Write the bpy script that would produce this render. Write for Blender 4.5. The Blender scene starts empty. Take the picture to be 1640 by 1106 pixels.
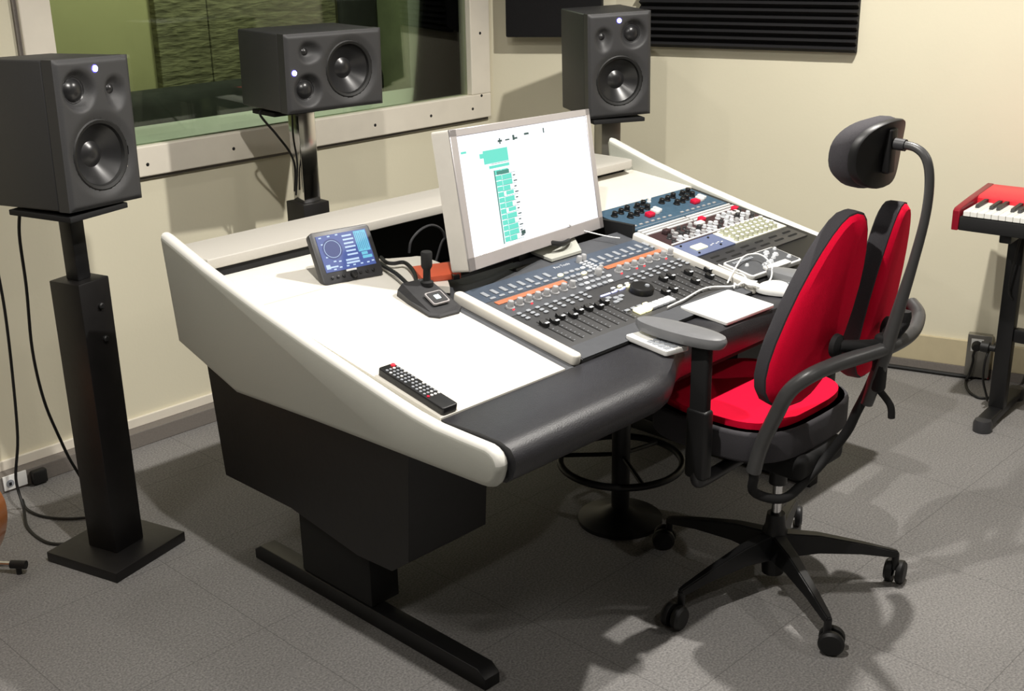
import bpy, bmesh, math, random
from mathutils import Vector, Matrix
random.seed(7)
S = bpy.context.scene
COL = S.collection
PI = math.pi
# ------------------------------------------------------------------ camera
def make_camera():
    yaw, pitch, roll = math.radians(45.636), math.radians(19.543), math.radians(-1.029)
    f = Vector((math.sin(yaw)*math.cos(pitch), math.cos(yaw)*math.cos(pitch), -math.sin(pitch)))
    r = Vector((math.cos(yaw), -math.sin(yaw), 0)); u = r.cross(f)
    r2 = r*math.cos(roll) + u*math.sin(roll); u2 = u*math.cos(roll) - r*math.sin(roll)
    m = Matrix(((r2.x, u2.x, -f.x, 0), (r2.y, u2.y, -f.y, 0), (r2.z, u2.z, -f.z, 1.755), (0, 0, 0, 1)))
    cd = bpy.data.cameras.new('camera'); cd.sensor_width = 36; cd.lens = 1927.4/1640*36; cd.clip_start = .05
    c = bpy.data.objects.new('camera', cd); COL.objects.link(c); c.matrix_world = m
    S.camera = c
make_camera()
# ------------------------------------------------------------------ world, lights, exposure
w = bpy.data.worlds.new('world'); S.world = w; w.use_nodes = True
w.node_tree.nodes['Background'].inputs[0].default_value = (.9, .95, 1, 1)
w.node_tree.nodes['Background'].inputs[1].default_value = .02
S.view_settings.view_transform = 'Standard'; S.view_settings.look = 'None'
S.view_settings.exposure = 0.0; S.view_settings.gamma = 1.0
WARM = (1, .955, .89)
def spot(name, loc, power, target=None, angle=150, blend=.6, size=.03, color=WARM):
    l = bpy.data.lights.new(name, 'SPOT'); l.energy = power; l.spot_size = math.radians(angle); l.spot_blend = blend
    l.shadow_soft_size = size; l.color = color
    o = bpy.data.objects.new(name, l); COL.objects.link(o); o.location = loc
    d = Vector(target or (loc[0], loc[1], 0)) - Vector(loc)
    o.rotation_euler = d.to_track_quat('-Z', 'Y').to_euler()
    return o
spot('ceiling_or_fill_spot', (1.25, 1.50, 2.78), 172)
spot('ceiling_or_fill_spot', (3.02, 1.50, 2.78), 245)
spot('ceiling_or_fill_spot', (2.15, 2.95, 2.78), 16)
spot('ceiling_or_fill_spot', (-.2, 2.0, 2.70), 62, target=(1.5, 2.6, .6), size=.35)  # broad soft fill added on the left to brighten the desk's outer side panel
spot('ceiling_or_fill_spot', (1.3, -.4, 2.78), 34)  # weak front fill added to lift the window wall and frame
spot('ceiling_or_fill_spot', (3.8, -.4, 2.78), 50)
spot('booth_ceiling_spot', (3.6, 5.0, 2.7), 120, color=(1, .97, .85), size=.15)
spot('booth_ceiling_spot', (2.6, 4.6, 2.7), 60, color=(1, .97, .85), size=.15)
# ------------------------------------------------------------------ materials
def lin(c):
    return tuple((x/12.92 if x <= .04045 else ((x+.055)/1.055)**2.4) for x in c)
def mat(name, rgb, rough=.5, metal=0, bump=0, bscale=200, var=0, vscale=30, emit=None, estr=1, coat=0, spec=None, sheen=0):
    """rgb in 0-255 display values of the base colour"""
    m = bpy.data.materials.new(name); m.use_nodes = True; nt = m.node_tree; b = nt.nodes['Principled BSDF']
    c = lin([x/255 for x in rgb]) + (1,)
    b.inputs['Base Color'].default_value = c; b.inputs['Roughness'].default_value = rough; b.inputs['Metallic'].default_value = metal
    if coat: b.inputs['Coat Weight'].default_value = coat
    if spec is not None: b.inputs['Specular IOR Level'].default_value = spec
    if sheen: b.inputs['Sheen Weight'].default_value = sheen
    if emit:
        b.inputs['Emission Color'].default_value = tuple(lin([x/255 for x in emit])) + (1,); b.inputs['Emission Strength'].default_value = estr
    if bump or var:
        tc = nt.nodes.new('ShaderNodeTexCoord')
    if bump:
        n = nt.nodes.new('ShaderNodeTexNoise'); n.inputs['Scale'].default_value = bscale; n.inputs['Detail'].default_value = 3
        bp = nt.nodes.new('ShaderNodeBump'); bp.inputs['Strength'].default_value = bump; bp.inputs['Distance'].default_value = .002
        nt.links.new(tc.outputs['Object'], n.inputs['Vector']); nt.links.new(n.outputs['Fac'], bp.inputs['Height']); nt.links.new(bp.outputs['Normal'], b.inputs['Normal'])
    if var:
        n2 = nt.nodes.new('ShaderNodeTexNoise'); n2.inputs['Scale'].default_value = vscale; n2.inputs['Detail'].default_value = 5
        r = nt.nodes.new('ShaderNodeMapRange'); r.inputs['From Min'].default_value = .3; r.inputs['From Max'].default_value = .7
        r.inputs['To Min'].default_value = 1-var; r.inputs['To Max'].default_value = 1+var
        mx = nt.nodes.new('ShaderNodeVectorMath'); mx.operation = 'SCALE'; mx.inputs[0].default_value = c[:3]
        nt.links.new(tc.outputs['Object'], n2.inputs['Vector']); nt.links.new(n2.outputs['Fac'], r.inputs['Value'])
        nt.links.new(r.outputs['Result'], mx.inputs['Scale']); nt.links.new(mx.outputs['Vector'], b.inputs['Base Color'])
    return m
M = {}
M['wall'] = mat('cream_wall_paint', (220, 214, 190), .75, bump=.15, bscale=90, var=.02, vscale=2)
M['wallgrey'] = mat('grey_wall_covering', (105, 100, 94), .85, var=.03)
M['ceil'] = mat('ceiling_tiles', (120, 116, 110), .8, var=.02)
M['board'] = mat('pale_wood_trim', (228, 221, 206), .6, bump=.1, bscale=60, var=.03, vscale=12)
M['skirt'] = mat('beige_skirting', (190, 178, 146), .6, var=.03)
M['duct'] = mat('grey_trunking', (118, 112, 106), .85, bump=.4, bscale=400, var=.08, vscale=150)
M['blackwood'] = mat('black_stained_wood', (15, 13, 13), .45, bump=.15, bscale=60, var=.2, vscale=20)
M['deskwhite'] = mat('white_laminate', (226, 222, 212), .38, var=.01, vscale=40)
M['deskgrey'] = mat('grey_silver_laminate', (186, 187, 178), .42, bump=.08, bscale=500, var=.04, vscale=400)
M['edgewhite'] = mat('white_edge_banding', (226, 225, 218), .4, var=.01)
M['shelf'] = mat('pale_grey_shelf', (188, 184, 176), .5, bump=.06, bscale=500, var=.03, vscale=300)
M['black'] = mat('black_satin', (18, 18, 19), .45, var=.1)
M['blackmatte'] = mat('black_matte', (14, 14, 15), .8, var=.1)
M['leather'] = mat('black_leatherette', (38, 38, 42), .42, bump=.35, bscale=350, var=.1, vscale=60)
M['speaker'] = mat('dark_grey_speaker_paint', (52, 52, 53), .5, bump=.25, bscale=700, var=.06, vscale=300)
M['cone'] = mat('speaker_cone', (34, 34, 35), .3, var=.1, vscale=30)
M['rubber'] = mat('black_rubber', (16, 16, 16), .55, var=.1)
M['cable'] = mat('black_cable', (12, 12, 12), .5, var=.05)
M['wcable'] = mat('white_cable', (235, 235, 232), .4, var=.02)
M['chrome'] = mat('chrome', (215, 215, 215), .15, 1, var=.02)
M['steel'] = mat('brushed_steel', (160, 158, 152), .35, .9, var=.05)
M['silver'] = mat('silver_plastic', (176, 172, 172), .35, .25, var=.02)
M['silverlight'] = mat('light_silver_plastic', (212, 208, 200), .4, .1, var=.02)
M['red'] = mat('red_mesh_fabric', (232, 0, 52), .85, bump=.5, bscale=900, var=.08, vscale=500, spec=.2)
M['greyfab'] = mat('dark_grey_mesh_fabric', (58, 56, 60), .85, bump=.5, bscale=800, var=.12, vscale=400)
M['darkgrey'] = mat('dark_grey_plastic', (52, 52, 54), .42, var=.08, vscale=60)
M['armgrey'] = mat('grey_soft_plastic', (118, 119, 121), .4, bump=.15, bscale=300, var=.04)
M['tube'] = mat('dark_grey_powder_coat', (70, 70, 70), .35, bump=.1, bscale=600, var=.05)
M['white'] = mat('white_plastic', (238, 238, 235), .35, var=.01)
M['console'] = mat('slate_console_panel', (78, 80, 84), .5, var=.06, vscale=40)
M['consoletop'] = mat('blue_slate_panel', (70, 80, 94), .5, var=.06, vscale=40)
M['consoledark'] = mat('charcoal_console_panel', (58, 58, 59), .5, var=.06, vscale=40)
M['btn'] = mat('grey_button', (150, 154, 160), .5, var=.03)
M['btnlight'] = mat('pale_grey_button', (205, 208, 212), .45, var=.02)
M['knobgrey'] = mat('grey_knob', (165, 165, 166), .4, var=.03)
M['orange'] = mat('orange_display_strip', (186, 108, 74), .5, emit=(200, 100, 55), estr=.12, var=.2, vscale=300)
M['orangebox'] = mat('orange_metal', (205, 92, 62), .45, var=.05)
M['amber'] = mat('lit_cream_button', (255, 245, 190), .5, emit=(255, 245, 180), estr=1.6)
M['ledblue'] = mat('lit_blue_bar', (200, 205, 255), .5, emit=(190, 195, 255), estr=1.8)
M['led'] = mat('speaker_logo_light', (235, 235, 255), .5, emit=(225, 225, 255), estr=14)
M['ledring'] = mat('violet_light_ring', (80, 70, 220), .5, emit=(70, 60, 235), estr=1.5)
M['redled'] = mat('red_light', (255, 30, 40), .5, emit=(255, 30, 40), estr=4)
M['redbtn'] = mat('red_button', (225, 20, 60), .4, var=.05)
M['rackblue'] = mat('blue_rack_panel', (62, 88, 108), .5, var=.12, vscale=60)
M['rackviolet'] = mat('blue_violet_panel', (98, 108, 140), .5, var=.05)
M['rackmaroon'] = mat('dark_maroon_panel', (60, 40, 42), .5, var=.12, vscale=60)
M['rackcream'] = mat('cream_rack_panel', (220, 220, 205), .5, var=.03)
M['creamknob'] = mat('olive_grey_knob', (170, 172, 150), .5, var=.04)
M['brightstrip'] = mat('bright_aluminium_strip', (235, 235, 235), .35, .2, var=.02)
M['gapdark'] = mat('slot_black', (4, 4, 4), .9, var=.05)
M['screen'] = mat('lit_white_screen', (12, 12, 14), .4, emit=(248, 248, 255), estr=1.25)
M['teal'] = mat('lit_teal_graphics', (12, 12, 14), .5, emit=(112, 236, 214), estr=.95)
M['tealdark'] = mat('teal_line_graphics', (12, 12, 14), .5, emit=(80, 165, 150), estr=.75)
M['uidark'] = mat('dark_screen_graphics', (12, 12, 14), .5, emit=(70, 110, 105), estr=.6)
M['meterbg'] = mat('lit_blue_screen', (12, 12, 14), .4, emit=(88, 108, 178), estr=.85)
M['meterpale'] = mat('lit_pale_graphics', (12, 12, 14), .5, emit=(205, 228, 255), estr=1)
M['meterdk'] = mat('lit_navy_graphics', (12, 12, 14), .5, emit=(62, 80, 145), estr=.8)
M['metercyan'] = mat('lit_cyan_graphics', (12, 12, 14), .5, emit=(120, 205, 232), estr=1)
M['keyred'] = mat('red_lacquer', (222, 45, 58), .35, var=.02)
M['keyredd'] = mat('dark_red_end_cheek', (132, 12, 34), .35, var=.03)
M['ivory'] = mat('white_keys', (236, 236, 230), .3, var=.01)
M['foam'] = mat('black_acoustic_foam', (12, 11, 14), .95, bump=.6, bscale=500, var=.15, vscale=300)
M['olive'] = mat('olive_booth_wall', (172, 168, 124), .8, var=.05, vscale=4)
M['wood'] = mat('orange_varnished_wood', (206, 120, 50), .3, var=.12, vscale=6, coat=.4)
M['woodedge'] = mat('pale_binding', (205, 160, 110), .4, var=.05)
M['darkfab'] = mat('dark_sofa_fabric', (42, 44, 40), .9, bump=.4, bscale=60, var=.4, vscale=9)
M['panelgrn'] = mat('grey_green_cabinet', (120, 128, 96), .7, var=.15, vscale=8)
M['sill'] = mat('pale_green_sill', (176, 180, 168), .6, var=.04, vscale=15)
M['gasket'] = mat('black_gasket', (20, 26, 20), .6, var=.1)

def floor_mat():
    m = bpy.data.materials.new('grey_carpet_tiles'); m.use_nodes = True; nt = m.node_tree; b = nt.nodes['Principled BSDF']; L = nt.links.new
    b.inputs['Roughness'].default_value = .75; b.inputs['Specular IOR Level'].default_value = .3
    tc = nt.nodes.new('ShaderNodeTexCoord'); sep = nt.nodes.new('ShaderNodeSeparateXYZ'); L(tc.outputs['Object'], sep.inputs[0])
    def mth(op, a, bb=None):
        n = nt.nodes.new('ShaderNodeMath'); n.operation = op
        for i, v in enumerate((a, bb)):
            if v is None: continue
            if isinstance(v, (int, float)): n.inputs[i].default_value = v
            else: L(v, n.inputs[i])
        return n.outputs[0]
    dx = mth('ABSOLUTE', mth('SUBTRACT', mth('FRACT', mth('ADD', mth('DIVIDE', sep.outputs['X'], .5), .5)), .5))
    dy = mth('ABSOLUTE', mth('SUBTRACT', mth('FRACT', mth('ADD', mth('DIVIDE', mth('SUBTRACT', sep.outputs['Y'], .40), .5), .5)), .5))
    line = mth('LESS_THAN', mth('MINIMUM', dx, dy), .0028)
    n1 = nt.nodes.new('ShaderNodeTexNoise'); n1.inputs['Scale'].default_value = 170; n1.inputs['Detail'].default_value = 6; L(tc.outputs['Object'], n1.inputs['Vector'])
    n2 = nt.nodes.new('ShaderNodeTexNoise'); n2.inputs['Scale'].default_value = 3; n2.inputs['Detail'].default_value = 4; L(tc.outputs['Object'], n2.inputs['Vector'])
    cr = nt.nodes.new('ShaderNodeValToRGB'); L(n1.outputs['Fac'], cr.inputs[0])
    cr.color_ramp.elements[0].position = .3; cr.color_ramp.elements[0].color = (*lin((.40, .395, .39)), 1)
    cr.color_ramp.elements[1].position = .72; cr.color_ramp.elements[1].color = (*lin((.58, .57, .56)), 1)
    mx = nt.nodes.new('ShaderNodeVectorMath'); mx.operation = 'SCALE'; L(cr.outputs['Color'], mx.inputs[0])
    v = mth('ADD', mth('MULTIPLY', n2.outputs['Fac'], .24), .88)
    v = mth('MULTIPLY', v, mth('SUBTRACT', 1, mth('MULTIPLY', line, .33))); L(v, mx.inputs['Scale']); L(mx.outputs['Vector'], b.inputs['Base Color'])
    bp = nt.nodes.new('ShaderNodeBump'); bp.inputs['Strength'].default_value = .4; bp.inputs['Distance'].default_value = .002; L(n1.outputs['Fac'], bp.inputs['Height']); L(bp.outputs['Normal'], b.inputs['Normal'])
    return m
M['floor'] = floor_mat()
def stone_mat():
    m = bpy.data.materials.new('rough_olive_panel'); m.use_nodes = True; nt = m.node_tree; b = nt.nodes['Principled BSDF']; L = nt.links.new
    b.inputs['Roughness'].default_value = .85
    tc = nt.nodes.new('ShaderNodeTexCoord'); mp = nt.nodes.new('ShaderNodeMapping'); mp.inputs['Scale'].default_value = (5, 5, 22); L(tc.outputs['Object'], mp.inputs[0])
    n = nt.nodes.new('ShaderNodeTexNoise'); n.inputs['Scale'].default_value = 2.2; n.inputs['Detail'].default_value = 8; L(mp.outputs[0], n.inputs['Vector'])
    cr = nt.nodes.new('ShaderNodeValToRGB'); L(n.outputs['Fac'], cr.inputs[0])
    cr.color_ramp.elements[0].position = .35; cr.color_ramp.elements[0].color = (*lin((.34, .33, .24)), 1)
    cr.color_ramp.elements[1].position = .7; cr.color_ramp.elements[1].color = (*lin((.54, .53, .40)), 1)
    L(cr.outputs['Color'], b.inputs['Base Color'])
    bp = nt.nodes.new('ShaderNodeBump'); bp.inputs['Strength'].default_value = .8; bp.inputs['Distance'].default_value = .02; L(n.outputs['Fac'], bp.inputs['Height']); L(bp.outputs['Normal'], b.inputs['Normal'])
    return m
M['stone'] = stone_mat()
def glass_mat():
    m = bpy.data.materials.new('green_tinted_glass'); m.use_nodes = True; nt = m.node_tree; L = nt.links.new
    for n in list(nt.nodes): nt.nodes.remove(n)
    out = nt.nodes.new('ShaderNodeOutputMaterial'); mix = nt.nodes.new('ShaderNodeMixShader'); tr = nt.nodes.new('ShaderNodeBsdfTransparent'); gl = nt.nodes.new('ShaderNodeBsdfGlossy')
    fr = nt.nodes.new('ShaderNodeFresnel'); fr.inputs['IOR'].default_value = 1.5
    tr.inputs['Color'].default_value = (.74, .81, .72, 1); gl.inputs['Roughness'].default_value = .02
    L(fr.outputs[0], mix.inputs[0]); L(tr.outputs[0], mix.inputs[1]); L(gl.outputs[0], mix.inputs[2]); L(mix.outputs[0], out.inputs['Surface'])
    return m
M['glass'] = glass_mat()
# ------------------------------------------------------------------ mesh helpers
def nb(): return bmesh.new()
def box(bm, x0, y0, z0, x1, y1, z1, bev=0, seg=2, m=None):
    g = bmesh.ops.create_cube(bm, size=1)['verts']
    mt = Matrix.Translation(((x0+x1)/2, (y0+y1)/2, (z0+z1)/2)) @ Matrix.Diagonal((abs(x1-x0), abs(y1-y0), abs(z1-z0), 1))
    bmesh.ops.transform(bm, matrix=mt, verts=g)
    if bev:
        es = list({e for v in g for e in v.link_edges})
        r = bmesh.ops.bevel(bm, geom=es, offset=bev, segments=seg, affect='EDGES', profile=.5, clamp_overlap=True)
        g = list({v for f in r['faces'] for v in f.verts} | {v for v in g if v.is_valid})
    if m is not None: bmesh.ops.transform(bm, matrix=m, verts=[v for v in g if v.is_valid])
    return bm
def tube(bm, pts, r, seg=10, smooth=6, caps=True, closed=False):
    P = [Vector(p) for p in pts]; n0 = len(P)
    rr = r if isinstance(r, (list, tuple)) else [r]*n0
    if smooth and n0 > 2:
        Q = []; R = []
        rng = n0 if closed else n0-1
        for i in range(rng):
            if closed: a, b, c, d = P[(i-1) % n0], P[i], P[(i+1) % n0], P[(i+2) % n0]
            else: a, b, c, d = P[max(i-1, 0)], P[i], P[i+1], P[min(i+2, n0-1)]
            for k in range(smooth):
                t = k/smooth
                Q.append(.5*((2*b) + (c-a)*t + (2*a-5*b+4*c-d)*t*t + (-a+3*b-3*c+d)*t**3)); R.append(rr[i]*(1-t) + rr[(i+1) % n0]*t)
        if not closed: Q.append(P[-1]); R.append(rr[-1])
        P, rr = Q, R
    n = len(P); prev = None; rings = []
    for i in range(n):
        if closed: t = P[(i+1) % n]-P[i-1]
        else: t = P[min(i+1, n-1)]-P[max(i-1, 0)]
        t.normalize()
        if prev is None:
            a = Vector((0, 0, 1)) if abs(t.z) < .9 else Vector((1, 0, 0)); u = t.cross(a).normalized()
        else: u = (prev - t*prev.dot(t)).normalized()
        prev = u; v = t.cross(u)
        rings.append([bm.verts.new(P[i] + (u*math.cos(2*PI*k/seg) + v*math.sin(2*PI*k/seg))*rr[i]) for k in range(seg)])
    for i in range(n if closed else n-1):
        A, B = rings[i], rings[(i+1) % n]
        for k in range(seg): bm.faces.new((A[k], A[(k+1) % seg], B[(k+1) % seg], B[k]))
    if caps and not closed:
        bm.faces.new(rings[0][::-1]); bm.faces.new(rings[-1])
    return bm
def lathe(bm, prof, seg=24, mtx=None):
    """prof: (r, z) pairs revolved round z"""
    rings = []
    for r, z in prof:
        if r < 1e-6: v = Vector((0, 0, z)); rings.append([bm.verts.new(mtx @ v if mtx else v)])
        else:
            rings.append([])
            for k in range(seg):
                v = Vector((r*math.cos(2*PI*k/seg), r*math.sin(2*PI*k/seg), z)); rings[-1].append(bm.verts.new(mtx @ v if mtx else v))
    for A, B in zip(rings, rings[1:]):
        if len(A) == 1 and len(B) == 1: continue
        for k in range(seg):
            if len(A) == 1: bm.faces.new((A[0], B[k], B[(k+1) % seg]))
            elif len(B) == 1: bm.faces.new((A[k], A[(k+1) % seg], B[0]))
            else: bm.faces.new((A[k], A[(k+1) % seg], B[(k+1) % seg], B[k]))
    bmesh.ops.recalc_face_normals(bm, faces=bm.faces)
    return bm
def cyl(bm, x, y, z0, z1, r, seg=16, bev=.0, r2=None):
    r2 = r if r2 is None else r2
    pr = [(0, z0), (r, z0), (r2, z1-bev), (r2-bev, z1), (0, z1)] if bev else [(0, z0), (r, z0), (r2, z1), (0, z1)]
    return lathe(bm, pr, seg, Matrix.Translation((x, y, 0)))
def prism(bm, poly, a, b, axis='x', bev=0, seg=3):
    """extrude a 2D polygon. axis x: poly=(y,z); axis y: poly=(x,z); axis z: poly=(x,y)"""
    def P(p, t):
        return {'x': (t, p[0], p[1]), 'y': (p[0], t, p[1]), 'z': (p[0], p[1], t)}[axis]
    A = [bm.verts.new(P(p, a)) for p in poly]; B = [bm.verts.new(P(p, b)) for p in poly]
    n = len(poly); fa = bm.faces.new(A[::-1]); fb = bm.faces.new(B)
    for i in range(n): bm.faces.new((A[i], A[(i+1) % n], B[(i+1) % n], B[i]))
    bmesh.ops.recalc_face_normals(bm, faces=bm.faces)
    if bev:
        es = list(set(fa.edges) | set(fb.edges))
        bmesh.ops.bevel(bm, geom=es, offset=bev, segments=seg, affect='EDGES', profile=.5, clamp_overlap=True)
    return bm
def rpoly(x0, y0, x1, y1, r, n=5):
    out = []
    for cx, cy, a0 in ((x1-r, y1-r, 0), (x0+r, y1-r, 90), (x0+r, y0+r, 180), (x1-r, y0+r, 270)):
        for k in range(n+1):
            a = math.radians(a0+90*k/n); out.append((cx+r*math.cos(a), cy+r*math.sin(a)))
    return out
WM = {}
def sstep(a, b_, x):
    t = max(0, min(1, (x-a)/(b_-a))); return t*t*(3-2*t)
def obj(name, bm, m, parent=None, world=False, smooth=True, label=None):
    """link bm as one mesh object; world=True: bm is in world space, moved into the parent's frame"""
    if world and parent is not None: bmesh.ops.transform(bm, matrix=WM[parent.name].inverted(), verts=bm.verts)
    me = bpy.data.meshes.new(name); bm.to_mesh(me); bm.free(); me.materials.append(m)
    o = bpy.data.objects.new(name, me); COL.objects.link(o)
    if smooth:
        for p in me.polygons: p.use_smooth = True
        me.set_sharp_from_angle(angle=math.radians(38))
    if parent is not None:
        o.parent = parent; WM[o.name] = WM[parent.name]
    else: WM[o.name] = Matrix.Identity(4)
    if label: o['label'] = label
    return o
def tag(o, label, cat, group=None):
    o['label'] = label; o['category'] = cat
    if group: o['group'] = group
    return o
def struct(o):
    o['kind'] = 'structure'; return o
def thing(name, label, cat, loc=(0, 0, 0), rot=(0, 0, 0), group=None):
    o = bpy.data.objects.new(name, None); COL.objects.link(o); o.empty_display_size = .05
    o.location = loc; o.rotation_euler = rot
    WM[o.name] = Matrix.Translation(loc) @ Matrix.LocRotScale(None, o.rotation_euler, None)
    return tag(o, label, cat, group)
# ================================================================== THE ROOM
WY = 3.758                      # window wall
CX, CY = 3.721, 3.758           # corner window wall / corner wall
KX, KY = 4.033, 3.303           # corner of corner wall / right wall
RD = Vector((.298, -.954, 0)).normalized(); RN = Vector((-.954, -.298, 0)).normalized()   # along right wall; into the room
CD = Vector((KX-CX, KY-CY, 0)).normalized(); CN = Vector((CD.y, -CD.x, 0))
if CN.x > 0: CN = -CN
TOP = 2.8; LX = -1.6; BY = -2.2
EX, EY = KX+RD.x*5.8, KY+RD.y*5.8
b = nb(); box(b, LX-.2, BY-.2, -.1, 7.5, 4.3, 0); struct(obj('floor', b, M['floor'], smooth=False))
b = nb(); box(b, LX-.2, BY-.2, TOP, 7.5, 4.1, TOP+.1); struct(obj('ceiling', b, M['ceil'], smooth=False))
# window wall with its opening
WX0, WX1, WZ0, WZ1 = 1.79, 3.60, 1.047, 2.25
FX0, FX1, FZ0, FZ1 = 1.688, 3.712, .945, 2.35
b = nb()
box(b, LX-.1, WY, 0, WX0, WY+.36, TOP); box(b, WX1, WY, 0, CX+.25, WY+.36, TOP)
box(b, WX0, WY, 0, WX1, WY+.36, WZ0); box(b, WX0, WY, WZ1, WX1, WY+.36, TOP)
struct(obj('wall_window', b, M['wall'], smooth=False))
def slab_wall(name, p, q, n, th=.12):
    b = nb(); p = Vector(p); q = Vector(q); poly = [(p.x, p.y), (q.x, q.y), (q.x-n.x*th, q.y-n.y*th), (p.x-n.x*th, p.y-n.y*th)]
    prism(b, poly, 0, TOP, 'z'); struct(obj(name, b, M['wall'], smooth=False))
slab_wall('wall_corner', (CX, CY, 0), (KX, KY, 0), CN, .1)
slab_wall('wall_right', (KX, KY, 0), (EX, EY, 0), RN)
b = nb(); box(b, LX-.1, BY, 0, LX, WY, TOP); struct(obj('wall_left', b, M['wallgrey'], smooth=False))
b = nb(); box(b, LX-.1, BY-.1, 0, EX+.2, BY, TOP); struct(obj('wall_back', b, M['wallgrey'], smooth=False))
# skirting and trunking
b = nb(); box(b, LX, 3.70, 0, 3.74, WY, .058, .003); struct(obj('trim_1', b, M['duct'], smooth=False))
b = nb(); box(b, LX, WY-.012, .058, CX, WY, .092, .002); struct(obj('baseboard_window', b, M['board'], smooth=False))
def along(bm, p, d, n, s0, s1, t0, t1, z0, z1, bev=0):
    """box in wall coordinates: s along the wall, t out of the wall"""
    m = Matrix(((d.x, n.x, 0, p[0]), (d.y, n.y, 0, p[1]), (0, 0, 1, 0), (0, 0, 0, 1)))
    return box(bm, s0, t0, z0, s1, t1, z1, bev, 2, m)
b = nb(); along(b, (KX, KY), RD, RN, 0, 5.6, 0, .014, .038, .145, .002); struct(obj('baseboard_right', b, M['skirt'], smooth=False))
b = nb(); along(b, (KX, KY), RD, RN, 0, 5.6, 0, .016, 0, .038, .001); struct(obj('trim_2', b, M['duct'], smooth=False))
b = nb(); along(b, (CX, CY), CD, CN, 0, .55, 0, .014, .038, .145, .002); struct(obj('baseboard_corner', b, M['skirt'], smooth=False))
# window
win = bpy.data.objects.new('window_1', None); COL.objects.link(win); win.location = (2.65, WY, WZ0); struct(win)
WM[win.name] = Matrix.Translation(win.location)
b = nb(); y0, y1 = WY-.028, WY+.01
box(b, FX0, y0, FZ0, FX1, y1, WZ0, .004); box(b, FX0, y0, WZ1, FX1, y1, FZ1, .004)
box(b, FX0, y0, WZ0, WX0, y1, WZ1, .004); box(b, WX1, y0, WZ0, FX1, y1, WZ1, .004)
obj('window_frame', b, M['board'], win, True, False)
b = nb(); box(b, FX0+.005, WY-.012, FZ0-.012, FX1-.005, WY-.001, FZ0); box(b, FX0-.012, WY-.012, FZ0, FX0-.001, WY-.001, FZ1)
obj('shadow_gap', b, M['duct'], win, True, False, label='brownish grey seam below and beside the frame')
b = nb(); box(b, WX0-.005, WY+.002, WZ0-.005, WX1+.005, WY+.010, WZ1+.005); obj('glass', b, M['glass'], win, True, False)
b = nb(); box(b, WX1-.018, WY+.012, WZ0, WX1, WY+.04, WZ1); box(b, WX0, WY+.012, WZ0, WX0+.012, WY+.04, WZ1); obj('gasket', b, M['gasket'], win, True, False)
b = nb(); box(b, WX0, WY+.012, WZ0-.002, WX1, WY+.26, WZ0+.004); box(b, WX0, WY+.265, WZ0-.002, WX1, WY+.36, WZ0+.002)
box(b, WX1-.004, WY+.045, WZ0, WX1, WY+.20, WZ1); box(b, WX1-.004, WY+.205, WZ0, WX1, WY+.36, WZ1); box(b, WX0, WY+.045, WZ0, WX0+.004, WY+.36, WZ1)
obj('sill', b, M['sill'], win, True, False)
scr = [(2.055, .985), (2.40, .99), (2.74, .99), (3.06, .99), (3.36, .99), (3.60, .99), (3.655, 1.04), (3.655, 1.30), (3.655, 1.60)]
for x, z in scr:
    b = nb(); lathe(b, [(0, .003), (.005, .002), (.0065, 0)], 10, Matrix.Translation((x, y0, z)) @ Matrix.Rotation(PI/2, 4, 'X')); obj('screw', b, M['black'], win, True)
# ------------------------------------------------------------------ the recording room behind the glass
b = nb(); box(b, 0, 6.0, 0, 3.42, 6.12, TOP); box(b, 3.42, 6.0, 0, 9, 6.12, TOP); struct(obj('wall_far', b, M['olive'], smooth=False))
b = nb(); box(b, -.1, 4.12, 0, 0, 6.1, TOP); struct(obj('wall_far_left', b, M['olive'], smooth=False))
b = nb(); box(b, 7.6, 4.12, 0, 7.7, 6.1, TOP); struct(obj('wall_far_right', b, M['olive'], smooth=False))
b = nb(); box(b, -.1, 4.3, -.1, 7.7, 6.12, 0); struct(obj('floor_far', b, M['duct'], smooth=False))
b = nb(); box(b, -.1, 4.1, TOP, 7.7, 6.12, TOP+.1); struct(obj('ceiling_far', b, M['ceil'], smooth=False))
for i, (xa, xb) in enumerate(((3.42, 3.735), (3.742, 4.62))):  # stone-textured panels fixed flat on the far wall
    b = nb(); box(b, xa, 5.94, .5, xb, 5.999, 2.5, .006)
    tag(obj('rough_wall_panel', b, M['stone'], smooth=False), ('narrow rough olive panel beyond the glass next to the plain green wall', 'wide rough olive panel beyond the glass behind the middle speaker')[i], 'wall panel', 'rough panels in the recording room')
so = thing('sofa', 'dark low sofa seen through the studio window under the rough wall panels', 'sofa', (3.2, 5.5, 0))
b = nb(); box(b, 1.9, 5.15, .12, 4.8, 5.85, .44, .05, 3); obj('seat', b, M['darkfab'], so, True)
b = nb(); box(b, 1.9, 5.70, .30, 4.8, 5.90, .94, .07, 3); obj('backrest', b, M['darkfab'], so, True)
b = nb(); box(b, 1.78, 5.1, .0, 1.97, 5.9, .62, .05, 3); obj('armrest', b, M['darkfab'], so, True)
b = nb(); box(b, 4.74, 5.1, .0, 4.90, 5.9, .62, .05, 3); obj('armrest', b, M['darkfab'], so, True)
b = nb(); lathe(b, [(0, 0), (.06, .005), (.07, .03), (.0, .05)], 14, Matrix.Translation((3.62, 5.4, .455)) @ Matrix.Diagonal((1.4, .8, 1, 1)))
tag(obj('crumpled_cloth', b, M['sill']), 'small pale crumpled cloth on the dark sofa behind the glass', 'cloth')
cb = thing('tall_cabinet', 'tall grey green cabinet behind the glass right of the middle speaker', 'cabinet', (5.2, 5.7, 0))
b = nb(); box(b, 4.95, 5.6, 0, 5.42, 5.98, 2.3, .006); obj('body', b, M['panelgrn'], cb, True)
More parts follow.
